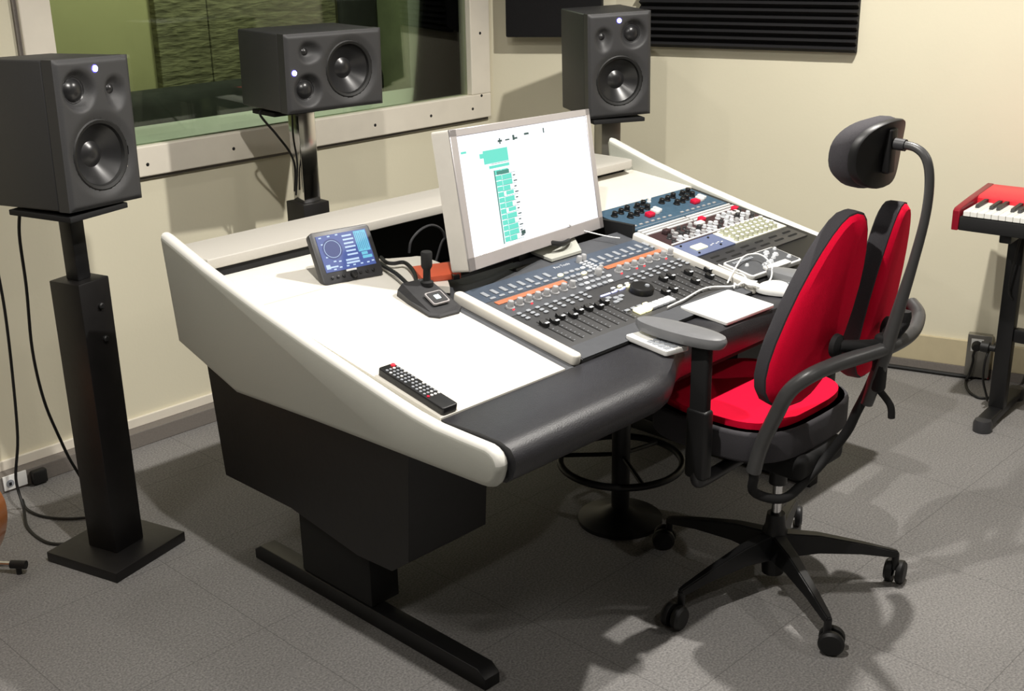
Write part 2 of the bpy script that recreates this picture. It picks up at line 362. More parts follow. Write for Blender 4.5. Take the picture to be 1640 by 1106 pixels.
b = nb(); box(b, 4.97, 5.585, .1, 5.18, 5.60, 2.25, .003); obj('door', b, M['panelgrn'], cb, True)
b = nb(); box(b, 5.19, 5.585, .1, 5.37, 5.60, 2.25, .003); obj('door', b, M['panelgrn'], cb, True)
b = nb(); box(b, 4.66, 5.93, .95, 4.93, 5.99, 2.5, .02)
tag(obj('drape', b, M['darkfab']), 'dark hanging drape behind the glass beside the grey green cabinet', 'drape')
# ------------------------------------------------------------------ acoustic foam
def foam(name, p, d, n, s0, s1, z0, z1, base, depth, pitch, label):
    b = nb(); k = int((z1-z0)/pitch); poly = [(0, z0)]
    poly += [(base, z0)]
    for i in range(k):
        poly += [(base+depth, z0+pitch*(i+.5)), (base, z0+pitch*(i+1))]
    poly += [(0, z0+pitch*k)]
    A = []; B = []
    for t, z in poly:
        P = Vector((p[0], p[1], z)) + n*(t+.001); A.append(b.verts.new(P+d*s0)); B.append(b.verts.new(P+d*s1))
    N = len(poly); b.faces.new(A); b.faces.new(B[::-1])
    for i in range(N): b.faces.new((A[i], A[(i+1) % N], B[(i+1) % N], B[i]))
    bmesh.ops.recalc_face_normals(b, faces=b.faces)
    tag(obj(name, b, M['foam'], smooth=False), label, 'acoustic foam')
foam('acoustic_foam', (KX, KY), RD, RN, .12, 1.0, 1.245, 1.95, .022, .030, .0275, 'large black ridged acoustic foam panel on the right wall')
b = nb(); along(b, (CX, CY), CD, CN, .10, .50, .001, .095, 1.285, 1.95, .006)
tag(obj('acoustic_foam', b, M['foam']), 'flat dark foam panel on the corner wall behind the right speaker', 'acoustic foam')
# ================================================================== SPEAKERS
def speaker(label, loc, rz, rx, ry, flip=False, on_side=False):
    """front face in the local xz plane facing -y, origin at the centre of the front face"""
    W, H, D = .253, .383, .292
    t = thing('studio_monitor_speaker', label, 'speaker', loc, (0, 0, 0), 'studio monitor speakers on stands')
    R = Matrix.Rotation(rz, 4, 'Z') @ Matrix.Rotation(rx, 4, 'X') @ Matrix.Rotation(ry, 4, 'Y')
    if on_side: R = R @ Matrix.Rotation(-PI/2, 4, 'Y')
    t.rotation_euler = R.to_euler(); WM[t.name] = Matrix.Translation(loc) @ R
    sx = -1 if flip else 1
    # drivers at (x, z, radius)
    wf = (0, -.058, .094); md = (-.055*sx, .112, .036); tw = (.066*sx, .107, .013)
    nx, nz = 56, 84
    b = nb(); G = []
    for j in range(nz+1):
        row = []
        for i in range(nx+1):
            x = -W/2+W*i/nx; z = -H/2+H*j/nz; y = 0
            e = min(W/2-abs(x), H/2-abs(z)); y += .008*(1-sstep(0, .012, e))
            for (cx, cz, r), dep, ro in ((wf, .012, .118), (md, .024, .058)):
                d = math.hypot(x-cx, z-cz); y = max(y, dep*(1-sstep(r*.8, ro, d)))
            d = math.hypot((x-tw[0])/.80, (z-tw[1]) / (1.25 if z < tw[1] else .8)); y = max(y, .022*(1-sstep(.010, .050, d)))
            row.append(b.verts.new((x, y, z)))
        G.append(row)
    for j in range(nz):
        for i in range(nx):
            if max(math.hypot(v.co.x-wf[0], v.co.z-wf[1]) for v in (G[j][i], G[j][i+1], G[j+1][i+1], G[j+1][i])) < wf[2]+.002: continue
            b.faces.new((G[j][i], G[j][i+1], G[j+1][i+1], G[j+1][i]))
    fb = .012; edge = [G[0][i] for i in range(nx+1)]+[G[j][nx] for j in range(1, nz+1)]+[G[nz][i] for i in range(nx-1, -1, -1)]+[G[j][0] for j in range(nz-1, 0, -1)]
    R2 = [b.verts.new((v.co.x, .045, v.co.z)) for v in edge]; n = len(edge)
    for i in range(n): b.faces.new((edge[i], R2[i], R2[(i+1) % n], edge[(i+1) % n]))
    bmesh.ops.recalc_face_normals(b, faces=b.faces)
    obj('baffle', b, M['speaker'], t)
    b = nb(); box(b, -W/2+.0005, .0462, -H/2+.0005, W/2-.0005, D, H/2-.0005, .006, 3); obj('cabinet', b, M['speaker'], t)
    fwd = Matrix.Rotation(PI/2, 4, 'X')      # local z -> -y
    def at(c, y): return Matrix.Translation((c[0], y, c[1])) @ fwd
    r = wf[2]
    b = nb(); lathe(b, [(r+.004, -.004), (r+.002, .003), (r-.004, .007), (r-.012, .004), (r-.016, -.004)], 40, at(wf, .012)); obj('woofer_surround', b, M['rubber'], t)
    b = nb(); lathe(b, [(r-.014, -.003), (.06, -.018), (.034, -.034), (.032, -.033), (.022, -.026), (.010, -.0225), (0, -.022)], 40, at(wf, .012)); obj('woofer_cone', b, M['cone'], t)
    b = nb(); lathe(b, [(.037, 0), (.034, .003), (.031, 0), (.0285, .003), (.022, .010), (.012, .0145), (0, .016)], 28, at(md, .024)); obj('midrange_dome', b, M['cone'], t)
    b = nb(); lathe(b, [(.0145, -.001), (.0125, .001), (.0095, .003), (.005, .0062), (0, .007)], 20, at(tw, .022)); obj('tweeter_dome', b, M['cone'], t)
    b = nb(); lathe(b, [(.0105, 0), (.0105, .0035), (.009, .0045), (0, .0045)], 24, at((.004*sx, .163), .0035)); obj('logo_light_rim', b, M['ledring'], t, label='violet glowing rim of the round logo')
    b = nb(); lathe(b, [(.0078, .0045), (.0078, .006), (0, .0064)], 24, at((.004*sx, .163), .0035)); obj('logo_light', b, M['led'], t, label='round glowing white logo light')
    return t
rad = math.radians
sp1 = speaker('dark grey upright studio speaker on the tall black stand at the left', (1.509, 2.961, 1.246), rad(15.75), rad(-1.27), rad(2.33))
sp2 = speaker('dark grey studio speaker lying on its side in front of the window', (2.512, 3.249, 1.289), rad(-3.5), rad(.8), rad(.6), on_side=True)
sp3 = speaker('dark grey upright studio speaker in the corner behind the computer screen', (3.576, 2.905, 1.229), rad(-27.8), rad(1.2), rad(-1.4), flip=True)
def stand(label, sp_loc, rz, plate_z, top_col, off=(0, .15), plate=(.20, .24), ft=.33, pole_mat='black', pr=.028):
    """column speaker stand, local y = back"""
    ux, uy = math.cos(rz), math.sin(rz)
    cx = sp_loc[0] + off[0]*ux - off[1]*uy; cy = sp_loc[1] + off[0]*uy + off[1]*ux
    t = thing('speaker_stand', label, 'speaker stand', (cx, cy, 0), (0, 0, rz), 'square column speaker stands')
    b = nb(); box(b, -ft/2, -ft/2, 0, ft/2, ft/2, .032, .003); obj('base_plate', b, M['blackwood'], t)
    b = nb(); box(b, -.054, -.056, .032, .054, .056, top_col, .003); obj('column', b, M['blackwood'], t)
    b = nb(); box(b, -pr, -pr, top_col, pr, pr, plate_z-.018, .003); obj('inner_tube', b, M[pole_mat], t)
    b = nb(); box(b, -plate[0]/2, -plate[1]/2, plate_z-.018, plate[0]/2, plate[1]/2, plate_z-.003, .002); obj('top_plate', b, M['blackmatte'], t)
    for z in (top_col-.075, top_col-.17):
        b = nb(); lathe(b, [(.009, 0), (.009, .006), (.006, .009), (0, .009)], 14, Matrix.Translation((.012, -.056, z)) @ Matrix.Rotation(PI/2, 4, 'X')); obj('clamp_bolt', b, M['rubber'], t)
    return t
stand('tall black square column speaker stand at the left of the desk', (1.445, 3.07), rad(15.75), 1.050, .845, off=(0, 0), plate=(.2, .23), ft=.278, pr=.023)
stand('speaker stand with shiny inner tube in front of the window', sp2.location, rad(-3.5), 1.157, .82, off=(-.015, .21), pole_mat='chrome', plate=(.3, .14), pr=.034)
stand('speaker stand with steel inner tube in the room corner', sp3.location, rad(-27.8), 1.033, .82, off=(.0, .12), pole_mat='steel', plate=(.21, .24), pr=.04)
# ================================================================== DESK
SLP = .18; SA = math.atan(SLP)
def sz(y, off=0): return .745+SLP*(y-1.775)+off
DX0, DX1 = 1.56, 3.435          # outer faces of the side panels
desk = thing('studio_desk', 'wide silver grey studio desk with black padded front edge and sloping top', 'desk', (2.5, 2.2, 0))
prof = [(2.825, .99), (2.62, .93), (2.405, .872), (2.2, .824), (1.997, .783), (1.86, .755), (1.763, .742), (1.60, .742), (1.578, .735), (1.567, .715), (1.585, .665), (1.60, .652), (1.63, .650),
        (1.9, .612), (2.2, .600), (2.524, .605), (2.787, .692)]
prof = [(2.822, .975), (2.815, .99), (2.80, .988), (2.62, .932), (2.405, .876), (2.2, .829), (1.997, .786), (1.90, .766), (1.83, .753), (1.763, .745), (1.68, .743), (1.61, .742), (1.595, .738), (1.582, .730), (1.574, .719), (1.570, .706),
        (1.572, .690), (1.577, .674), (1.584, .661), (1.594, .652), (1.610, .647), (1.63, .645), (1.9, .637), (2.2, .628), (2.524, .614), (2.787, .694)]
for x0 in (DX0, DX1-.036):
    pf = prof if x0 < 2 else [(1.778-(1.778-y)*.5 if y < 1.778 else y, z) for y, z in prof]
    b = nb(); prism(b, pf, x0, x0+.036, 'x', bev=.016, seg=4); sp = obj('side_panel', b, M['deskgrey'], desk, True); sp.data.materials.append(M['edgewhite'])
    for p_ in sp.data.polygons:
        if p_.normal.z > .30 or (p_.normal.y < -.35 and p_.normal.z > -.05): p_.material_index = 1
XI0, XI1 = DX0+.0365, DX1-.0365
# bolster
bp = [(1.778, .742), (1.66, .746), (1.60, .744), (1.572, .736), (1.558, .718), (1.556, .70), (1.566, .672), (1.585, .655), (1.64, .648), (1.778, .655)]
b = nb(); secs = []
for k in range(41):
    x = XI0+(XI1-XI0)*k/40; kk = 1-.5*sstep(2.08, 2.34, x)
    secs.append([b.verts.new((x, 1.778-(1.778-y)*kk, z)) for y, z in bp])
for A, B in zip(secs, secs[1:]):
    for k in range(len(bp)): b.faces.new((A[k], A[(k+1) % len(bp)], B[(k+1) % len(bp)], B[k]))
b.faces.new(secs[0]); b.faces.new(secs[-1][::-1]); bmesh.ops.recalc_face_normals(b, faces=b.faces)
obj('padded_front_edge', b, M['leather'], desk, True)
def slab(bm, poly, y_to_z, th, bev=0):
    A = [bm.verts.new((x, y, y_to_z(y))) for x, y in poly]; B = [bm.verts.new((x, y, y_to_z(y)-th)) for x, y in poly]; n = len(poly)
    bm.faces.new(A); bm.faces.new(B[::-1])
    for i in range(n): bm.faces.new((A[i], B[i], B[(i+1) % n], A[(i+1) % n]))
    bmesh.ops.recalc_face_normals(bm, faces=bm.faces); return bm
upz = lambda y: sz(2.43) + .10*(y-2.43)
b = nb(); slab(b, [(XI0, 1.779), (1.998, 1.779), (1.998, 2.30), (1.998, 2.428), (XI0, 2.428)], sz, .018); obj('top_panel', b, M['deskwhite'], desk, True, False)
arc = [(2.165-.03+.03*math.cos(a), 2.475-.03+.03*math.sin(a)) for a in [rad(k) for k in (0, 30, 60, 90)]]
b = nb(); slab(b, [(XI0, 2.430), (2.0, 2.430), (2.0, 2.30), (2.06, 2.24), (2.165, 2.38)]+arc+[(2.08, 2.50), (2.03, 2.53), (1.98, 2.60), (1.97, 2.66), (XI0, 2.66)], upz, .018); obj('rear_top_panel', b, M['deskwhite'], desk, True, False)
b = nb(); slab(b, [(2.838, 2.435), (XI1, 2.435), (XI1, 2.70), (2.838, 2.70)], upz, .018); obj('rear_top_panel', b, M['deskwhite'], desk, True, False)
# riser, shelf
b = nb(); box(b, XI0, 2.66, .80, 2.02, 2.675, .912); obj('riser', b, M['blackmatte'], desk, True, False)
b = nb(); box(b, 2.80, 2.70, .80, XI1, 2.712, .912); obj('riser', b, M['blackmatte'], desk, True, False)
sh = [(XI0, 2.652), (3.33, 2.652), (3.348, 2.66), (3.352, 2.68), (3.352, 2.842), (XI0, 2.842)]
b = nb(); prism(b, sh, .911, .94, 'z', bev=.004); obj('speaker_shelf', b, M['shelf'], desk, True, label='long pale grey rear shelf')
b = nb(); box(b, 3.352, 2.70, .88, XI1, 2.842, .925); obj('shelf_bracket', b, M['deskgrey'], desk, True, False)
# well behind the screen
b = nb(); box(b, XI0, 2.795, .70, XI1, 2.81, .911); obj('back_panel', b, M['blackmatte'], desk, True, False)
b = nb(); prism(b, [(1.70, .634), (2.3, .634), (2.5, .70), (2.81, .70), (2.81, .712), (2.5, .712), (2.3, .646), (1.70, .646)], XI0, XI1, 'x'); obj('bottom_panel', b, M['blackmatte'], desk, True, False)
b = nb(); slab(b, [(2.0, 2.222), (2.85, 2.222), (2.85, 2.31), (2.0, 2.31)], lambda y: sz(y, -.012), .015); obj('screen_ledge', b, M['console'], desk, True, False)
b = nb(); slab(b, [(2.47, 2.25), (2.60, 2.25), (2.66, 2.33), (2.45, 2.40)], lambda y: sz(y, .0), .008); obj('cable_flap', b, M['deskgrey'], desk, True, False)
b = nb(); box(b, 2.838, 2.25, .70, 2.852, 2.71, .86); obj('well_side', b, M['blackmatte'], desk, True, False)
b = nb(); slab(b, [(2.0, 1.779), (2.032, 1.779), (2.032, 2.222), (2.0, 2.222)], lambda y: sz(y, -.006), .02); obj('filler_strip', b, M['console'], desk, True, False)
def slope_mtx(x, y, off=0): return Matrix.Translation((x, y, sz(y, off))) @ Matrix.Rotation(SA, 4, 'X')
for x in (2.033, 2.806):
    b = nb(); prism(b, rpoly(0, 0, .030, .43 if x < 2.5 else .455, .012), -.01, .020, 'z', bev=.006); bmesh.ops.transform(b, matrix=slope_mtx(x, 1.782), verts=b.verts); obj('divider_rail', b, M['deskwhite'], desk, True, label='rounded pale rail beside the mixing surface')
# body below: cabinet, lifting legs, feet
b = nb(); prism(b, [(2.745, .285), (2.788, .66), (1.94, .66), (1.964, .305), (2.028, .256), (2.161, .249), (2.437, .287)], 1.64, 1.90, 'x'); obj('cabinet', b, M['blackwood'], desk, True, False)
b = nb(); prism(b, [(2.745, .285), (2.788, .66), (1.94, .66), (1.964, .305), (2.028, .256), (2.161, .249), (2.437, .287)], 3.00, 3.36, 'x'); obj('cabinet', b, M['blackwood'], desk, True, False)
b = nb(); box(b, 2.02, 2.60, .32, 3.0, 2.62, .64); obj('modesty_panel', b, M['blackwood'], desk, True, False)
for x in (1.70, 3.18):
    b = nb(); box(b, x+.005, 2.20, .05, x+.10, 2.50, .26, .004); obj('leg', b, M['blackmatte'], desk, True)
    b = nb(); prism(b, [(2.73, 0), (2.73, .03), (2.70, .05), (1.80, .05), (1.775, .03), (1.775, 0)], x, x+.052, 'x', bev=.003); obj('foot', b, M['black'], desk, True)
# right bay infill
b = nb(); slab(b, [(2.855, 1.779), (XI1, 1.779), (XI1, 2.432), (3.372, 2.432), (3.372, 2.0), (2.855, 2.0)], lambda y: sz(y, -.004), .016); obj('bay_panel', b, M['black'], desk, True, False)
b = nb(); slab(b, [(2.84, 2.0), (2.862, 2.0), (2.862, 2.432), (2.84, 2.432)], lambda y: sz(y, -.002), .016); obj('rack_rail', b, M['black'], desk, True, False)
vp = thing('vent_panel', 'black slotted vent panel in the desk below the cream rack unit', 'panel', (2.868, 1.950, sz(1.950)), (SA, 0, 0))
b = nb(); box(b, 0, 0, -.006, .496, .078, .001, .001); obj('panel', b, M['darkgrey'], vp)
for r in range(2):
    for k in range(6):
        b = nb(); prism(b, rpoly(.028+k*.079-r*.0+(.006 if r else 0), .022+r*.026, .078+k*.079, .030+r*.026, .004, 3), -.002, .002, 'z'); obj('slot', b, M['gapdark'], vp)
# ================================================================== MIXING CONSOLE
con = thing('mixing_control_surface', 'slate grey mixing control surface with faders and jog wheel', 'mixing console', slope_mtx(2.066, 1.785).translation, (SA, 0, 0))
CW, CDp = .737, .440
b = nb(); box(b, 0, 0, -.05, CW, CDp, .002, .003); obj('body', b, M['consoledark'], con)
b = nb(); box(b, .004, .262, .002, CW-.004, CDp-.004, .0035); obj('meter_panel', b, M['console'], con, smooth=False)
b = nb(); box(b, .004, .355, .0035, CW-.004, CDp-.004, .0045); obj('upper_panel', b, M['consoletop'], con, smooth=False)
b = nb(); box(b, .004, .0, .002, CW-.004, .060, .0035); obj('wrist_panel', b, M['console'], con, smooth=False)
banks = [.056, .497]
nfb = 0
tbl = [(.120, .0), (.118, 0), (.127, 0), (.105, .0), (.128, 0), (.13, 0), (.12, 0), (.128, 0)]
BTN = 0
for bi, bx in enumerate(banks):
    b = nb(); box(b, bx-.014, .328, .0036, bx+.0345*7+.014, .346, .006, .001); obj('channel_name_display', b, M['orange'], con, smooth=False, label='orange lit name strip')
    for k in range(8):
        x = bx+k*.0345
        b = nb(); box(b, x-.002, .078, .001, x+.002, .205, .0028); obj('fader_slot', b, M['gapdark'], con, smooth=False)
        b = nb()
        for j in range(9): box(b, x+.006, .082+j*.0145, .002, x+.0115, .0835+j*.0145, .0025)
        obj('fader_scale', b, M['btn'], con, smooth=False)
        fy = .182+random.uniform(-.010, .012) if bi == 0 else .18+random.choice((-.05, 0, .004, .012, -.02))
        b = nb(); prism(b, [(fy-.013, .004), (fy-.012, .015), (fy-.002, .011), (fy+.002, .011), (fy+.012, .015), (fy+.013, .004)], x-.0065, x+.0065, 'x'); fc = obj('fader_cap', b, M['black'], con, smooth=False)
        b = nb(); box(b, x-.0062, fy-.0128, .0145, x+.0062, fy-.006, .0158); obj('highlight', b, M['btnlight'], fc, smooth=False)
        b = nb(); cyl(b, x, .300, .003, .008, .0125, 16); lathe(b, [(.0085, .008), (.0085, .022), (.007, .0245), (0, .0245)], 16, Matrix.Translation((x, .300, 0))); obj('rotary_knob', b, M['knobgrey'], con)
        b = nb(); box(b, x-.009, .378, .0045, x+.004, .405, .0075, .001); obj('meter_window', b, M['btn'], con, smooth=False)
        b = nb(); prism(b, rpoly(x-.010, .360, x+.010, .369, .004, 3), .004, .008, 'z', bev=.0012, seg=1); obj('select_button', b, M['btn'], con)
        for j in range(3):
            b = nb(); prism(b, rpoly(x-.013, .226+j*.0155, x+.002, .236+j*.0155, .004, 3), .003, .0065, 'z', bev=.001, seg=1); obj('button', b, M['btn'], con); BTN += 1
        if k % 3 == 0 and bi == 1 or k in (0, 2):
            b = nb(); box(b, x-.003, .286, .0035, x+.003, .290, .0055); obj('indicator_light', b, M['redled'], con, smooth=False)
# centre section
for r in range(5):
    for c in range(6):
        x = .330+c*.0235; y = .372-r*.026
        if c == 5 and r == 4: continue
        m_ = M['amber'] if (r, c) in ((0, 0), (1, 3)) else (M['btnlight'] if (r+c) % 4 == 0 else M['btn'])
        b = nb(); prism(b, rpoly(x-.009, y-.006, x+.009, y+.006, .0055, 4), .0035, .0085, 'z', bev=.0012, seg=1); obj('button', b, m_, con)
for k in range(3):
    for r in range(2):
        x = .392+k*.030; y = .232-r*.014
        m_ = M['amber'] if (k, r) in ((1, 0), (2, 1)) else M['btnlight']
        b = nb(); prism(b, rpoly(x-.008, y-.004, x+.008, y+.004, .003, 3), .003, .007, 'z'); obj('button', b, m_, con)
for x0, x1 in ((.322, .362), (.368, .392), (.40, .425)):
    b = nb(); box(b, x0, .214, .003, x1, .2185, .006, .001); obj('light_bar', b, M['ledblue'], con, smooth=False)
for k, (x, y) in enumerate(((.330, .196), (.350, .186), (.372, .186), (.350, .172), (.330, .168))):
    b = nb(); prism(b, rpoly(x-.009, y-.006, x+.009, y+.006, .004, 3), .003, .007, 'z'); obj('button', b, M['btn'], con)
b = nb(); lathe(b, [(.034, .0025), (.034, .016), (.031, .020), (0, .020)], 32, Matrix.Translation((.450, .178, 0))); jw = obj('jog_wheel', b, M['black'], con)
b = nb(); lathe(b, [(.007, .020), (.006, .024), (0, .025)], 14, Matrix.Translation((.462, .170, 0))); obj('finger_dimple', b, M['btn'], jw)
b = nb(); prism(b, rpoly(.436, .216, .450, .224, .003, 3), .003, .008, 'z'); obj('button', b, M['amber'], con)
for k in range(6):
    x = .325+k*.026
    b = nb(); box(b, x, .080, .003, x+.0245, .108, .013, .003); obj('transport_button', b, M['amber'] if k < 2 else M['btnlight'], con)
for k in range(4):
    x = .305+k*.026
    b = nb(); box(b, x, .112, .003, x+.018, .122, .007, .0015); obj('button', b, M['amber'] if k == 3 else M['btn'], con)
for (x, y, r) in ((.448, .408, .008), (.470, .410, .008), (.428, .318, .010), (.452, .330, .007)):
    b = nb(); lathe(b, [(r+.001, .004), (r, .021), (r-.002, .024), (0, .024)], 16, Matrix.Translation((x, y, 0))); obj('rotary_knob', b, M['knobgrey'], con)
for c in range(2):
    for r in range(6):
        x = .438+c*.020; y = .392-r*.012
        b = nb(); box(b, x, y, .004, x+.013, y+.007, .010, .0015); obj('toggle_button', b, M['btnlight'], con)
def text_mesh(body, size, m, parent, loc, name):
    cu = bpy.data.curves.new(name, 'FONT'); cu.body = body; cu.size = size; cu.extrude = .0003; cu.align_x = 'LEFT'
    tmp = bpy.data.objects.new('tmp', cu); COL.objects.link(tmp)
    bpy.context.view_layer.update()
    me = bpy.data.meshes.new_from_object(tmp.evaluated_get(bpy.context.evaluated_depsgraph_get()))
    bpy.data.objects.remove(tmp); bpy.data.curves.remove(cu)
    b = nb(); b.from_mesh(me); bmesh.ops.transform(b, matrix=loc if isinstance(loc, Matrix) else Matrix.Translation(loc), verts=b.verts); bpy.data.meshes.remove(me)
    return obj(name, b, m, parent, smooth=False)
text_mesh('Pro Tools', .016, M['btnlight'], con, (.352, .412, .0047), 'lettering')
# ================================================================== RACK UNITS in the right bay
RX, RW = 2.868, .496
def rack(name, label, cat, y0, t0, t1, m, x0=0, x1=RW, h=.004):
    # t measured up the slope from y=1.775
    y = 1.775+t0*math.cos(SA)
    t = thing(name, label, cat, (RX+x0, y, sz(y)), (SA, 0, 0))
    b = nb(); box(b, 0, 0, -.06, x1-x0, t1-t0, h, .001); obj('front_panel', b, m, t, smooth=False)
    return t
def knob(p, x, y, r, h, m, z=.004, name='knob'):
    b = nb(); lathe(b, [(r*1.25, z), (r*1.2, z+.003), (r, z+.004), (r*.92, z+h), (r*.8, z+h+.001), (0, z+h+.001)], 14, Matrix.Translation((x, y, 0))); return obj(name, b, m, p)
u1 = rack('channel_strip_unit', 'blue rack unit with black knobs and red buttons at the top of the right bay', 'rack unit', 0, .495, .664, M['rackblue'])
for side in (0, 1):
    ox = side*.245
    for x, y in ((.035, .115), (.075, .122), (.115, .130), (.165, .128), (.205, .135), (.075, .082), (.110, .085), (.145, .095), (.19, .105)):
        knob(u1, ox+x, y, .0095, .016, M['black'])
    b = nb(); box(b, ox+.128, .045, .004, ox+.158, .068, .018, .003); obj('red_button', b, M['redbtn'], u1)
    for k in range(2):
        b = nb(); box(b, ox+.175+k*.022, .052+k*.008, .004, ox+.190+k*.022, .082+k*.008, .016, .002); obj('switch', b, M['white'], u1)
    for k in range(7):
        b = nb(); box(b, ox+.02+k*.03, .020, .004, ox+.034+k*.03, .027, .007); obj('small_button', b, M['knobgrey'], u1, smooth=False)
knob(u1, .250, .145, .006, .014, M['white'])
b = nb(); box(b, .008, .008, .004, .488, .010, .0045); obj('panel_line', b, M['btn'], u1, smooth=False)
for k, (t0, lab) in enumerate(((.481, 'topmost of three thin bright strips across the rack, under the blue unit'), (.466, 'middle one of the three thin bright strips across the rack'), (.450, 'lowest of three thin bright strips, next to the maroon rack unit'))):
    y = 1.775+t0*math.cos(SA); st = thing('rack_strip', lab, 'rack strip', (RX, y, sz(y)), (SA, 0, 0), 'bright strips across the rack')
    b = nb(); box(b, .002, 0, -.004, .243, .0075, .006, .001); obj('strip_half', b, M['brightstrip'], st)
    b = nb(); box(b, .252, 0, -.004, .494, .0075, .006, .001); obj('strip_half', b, M['brightstrip'], st)
b = nb(); slab(b, [(RX, 1.775+.440*.984), (RX+RW, 1.775+.440*.984), (RX+RW, 1.775+.495*.984), (RX, 1.775+.495*.984)], lambda y: sz(y, -.006), .01); tag(obj('rack_blank', b, M['black'], smooth=False), 'black backing plate under the three bright strips', 'rack panel')
u2 = rack('equaliser_unit', 'dark maroon rack unit crowded with small grey knobs and red buttons', 'rack unit', 0, .350, .448, M['rackmaroon'])
random.seed(3)
for r in range(3):
    for k in range(15):
        x = .03+k*.0305+(r % 2)*.012; y = .018+r*.026
        if (r == 2 and k in (0, 1, 6, 7, 8, 9)): continue
        knob(u2, x, y, random.choice((.006, .0075, .0085)), random.choice((.010, .014)), random.choice((M['btnlight'], M['knobgrey'], M['darkgrey'], M['btnlight'])))
for x, y, m_ in ((.065, .075, M['rackmaroon']), (.262, .083, M['redbtn']), (.452, .085, M['redbtn'])):
    b = nb(); box(b, x-.012, y-.010, .004, x+.012, y+.010, .020, .003); obj('red_button', b, m_, u2)
for x in (.235, .430):
    b = nb(); box(b, x-.022, .060, .004, x+.018, .080, .014, .003); obj('white_button', b, M['white'], u2)
b = nb(); box(b, .004, .002, .004, .49, .008, .007); obj('bottom_strip', b, M['brightstrip'], u2, smooth=False, label='bright strip along the lower edge')
u3 = rack('compressor_unit', 'small blue violet rack module with a glowing cream display', 'rack unit', 0, .258, .348, M['rackviolet'], 0, .205)
b = nb(); box(b, .040, .026, .004, .095, .056, .009, .002); obj('display', b, mat('lit_cream_display', (240, 235, 190), .5, emit=(245, 240, 190), estr=.8), u3)
for x, y in ((.03, .012), (.15, .018), (.02, .075), (.16, .074)): knob(u3, x, y, .003, .003, M['black'])
for k in range(5):
    b = nb(); box(b, .115+k*.014, .030+.004*(k % 2), .004, .124+k*.014, .034+.004*(k % 2), .005); obj('marking', b, M['btnlight'], u3, smooth=False)
u4 = rack('mixer_unit', 'cream rack unit with many olive grey knobs right of the display module', 'rack unit', 0, .258, .348, M['rackcream'], .207, RW)
for r in range(4):
    for k in range(9):
        x = .022+k*.027+(r % 2)*.010; y = .014+r*.021
        kb_ = knob(u4, x, y, .0072, .013, M['creamknob'])
        b = nb(); cyl(b, x, y, .0178, .0192, .0062, 12); obj('knob_cap', b, M['white'], kb_)
for k in range(5):
    b = nb(); box(b, .02+k*.045, .0835, .004, .044+k*.045, .0885, .008, .001); obj('white_button', b, M['white'], u4)
# small controller with white outline
gd = thing('small_controller', 'small grey controller with a white outlined top lying before the vent panel', 'controller', (2.868, 1.832, sz(1.832, .0015)), (SA, 0, rad(-2)))
b = nb(); prism(b, rpoly(0, 0, .255, .112, .012), 0, .014, 'z', bev=.002); obj('body', b, M['white'], gd)
b = nb(); prism(b, rpoly(.006, .006, .249, .106, .008), .014, .0152, 'z'); obj('top_plate', b, M['console'], gd)
for k in range(9):
    b = nb(); box(b, .02+k*.011, .082, .0152, .028+k*.011, .092, .018); obj('button', b, M['btn'], gd, smooth=False)
for x, y, r in ((.185, .085, .008), (.20, .062, .008), (.160, .070, .006), (.172, .050, .006), (.235, .09, .005), (.10, .03, .007), (.12, .033, .007), (.14, .036, .007), (.045, .055, .005), (.225, .03, .006)):
    knob(gd, x, y, r, .007, M['btnlight'], .0152)
b = nb(); prism(b, rpoly(.070, -.006, .185, .018, .004), .0155, .024, 'z', bev=.002); obj('front_bar', b, M['white'], gd)
# ================================================================== COMPUTER SCREEN
def pnp_root(name, label, cat, loc, yaw, tilt, roll):
    R = Matrix.Rotation(yaw, 4, 'Z') @ Matrix.Rotation(tilt, 4, 'X') @ Matrix.Rotation(roll, 4, 'Y')
    t = thing(name, label, cat, loc, (0, 0, 0)); t.rotation_euler = R.to_euler(); WM[t.name] = Matrix.Translation(loc) @ R; return t
MW, MH, MT = .765, .367, .058
mon = pnp_root('computer_screen', 'silver framed computer screen glowing white with a teal track list', 'monitor', (2.077, 2.178, .891), rad(13.58), rad(-10.47), rad(3.79))
b = nb(); prism(b, rpoly(0, 0, MW, MH, .008), .004, MT, 'y', bev=.0) ; obj('casing', b, M['silverlight'], mon)
b = nb(); fr = .030
for x0, z0, x1, z1 in ((0, 0, MW, .036), (0, MH-.020, MW, MH), (0, 0, .030, MH), (MW-.026, 0, MW, MH)): box(b, x0, 0, z0, x1, .006, z1, .0015, 1)
obj('bezel', b, M['silver'], mon)
SX0, SX1, SZ0, SZ1 = .030, MW-.026, .036, MH-.020
b = nb(); box(b, SX0, .003, SZ0, SX1, .0045, SZ1); scn = obj('display', b, M['screen'], mon, smooth=False)
def ui(u0, v0, u1, v1, m, name, d=.0004, par=None, key=None):
    b = nb(); X = lambda u: SX0+(SX1-SX0)*u; Z = lambda v: SZ1-(SZ1-SZ0)*v
    box(b, X(u0), .003-d, Z(v1), X(u1), .003, Z(v0)); return obj(name, b, m, par or scn, smooth=False)
ui(.16, .155, .335, .27, M['teal'], 'track_header'); ui(.135, .175, .165, .215, M['teal'], 'track_header')
ui(.19, .29, .335, .315, M['teal'], 'track_header'); ui(.205, .275, .335, .279, M['tealdark'], 'divider_line', .0006)
b_rows = 13
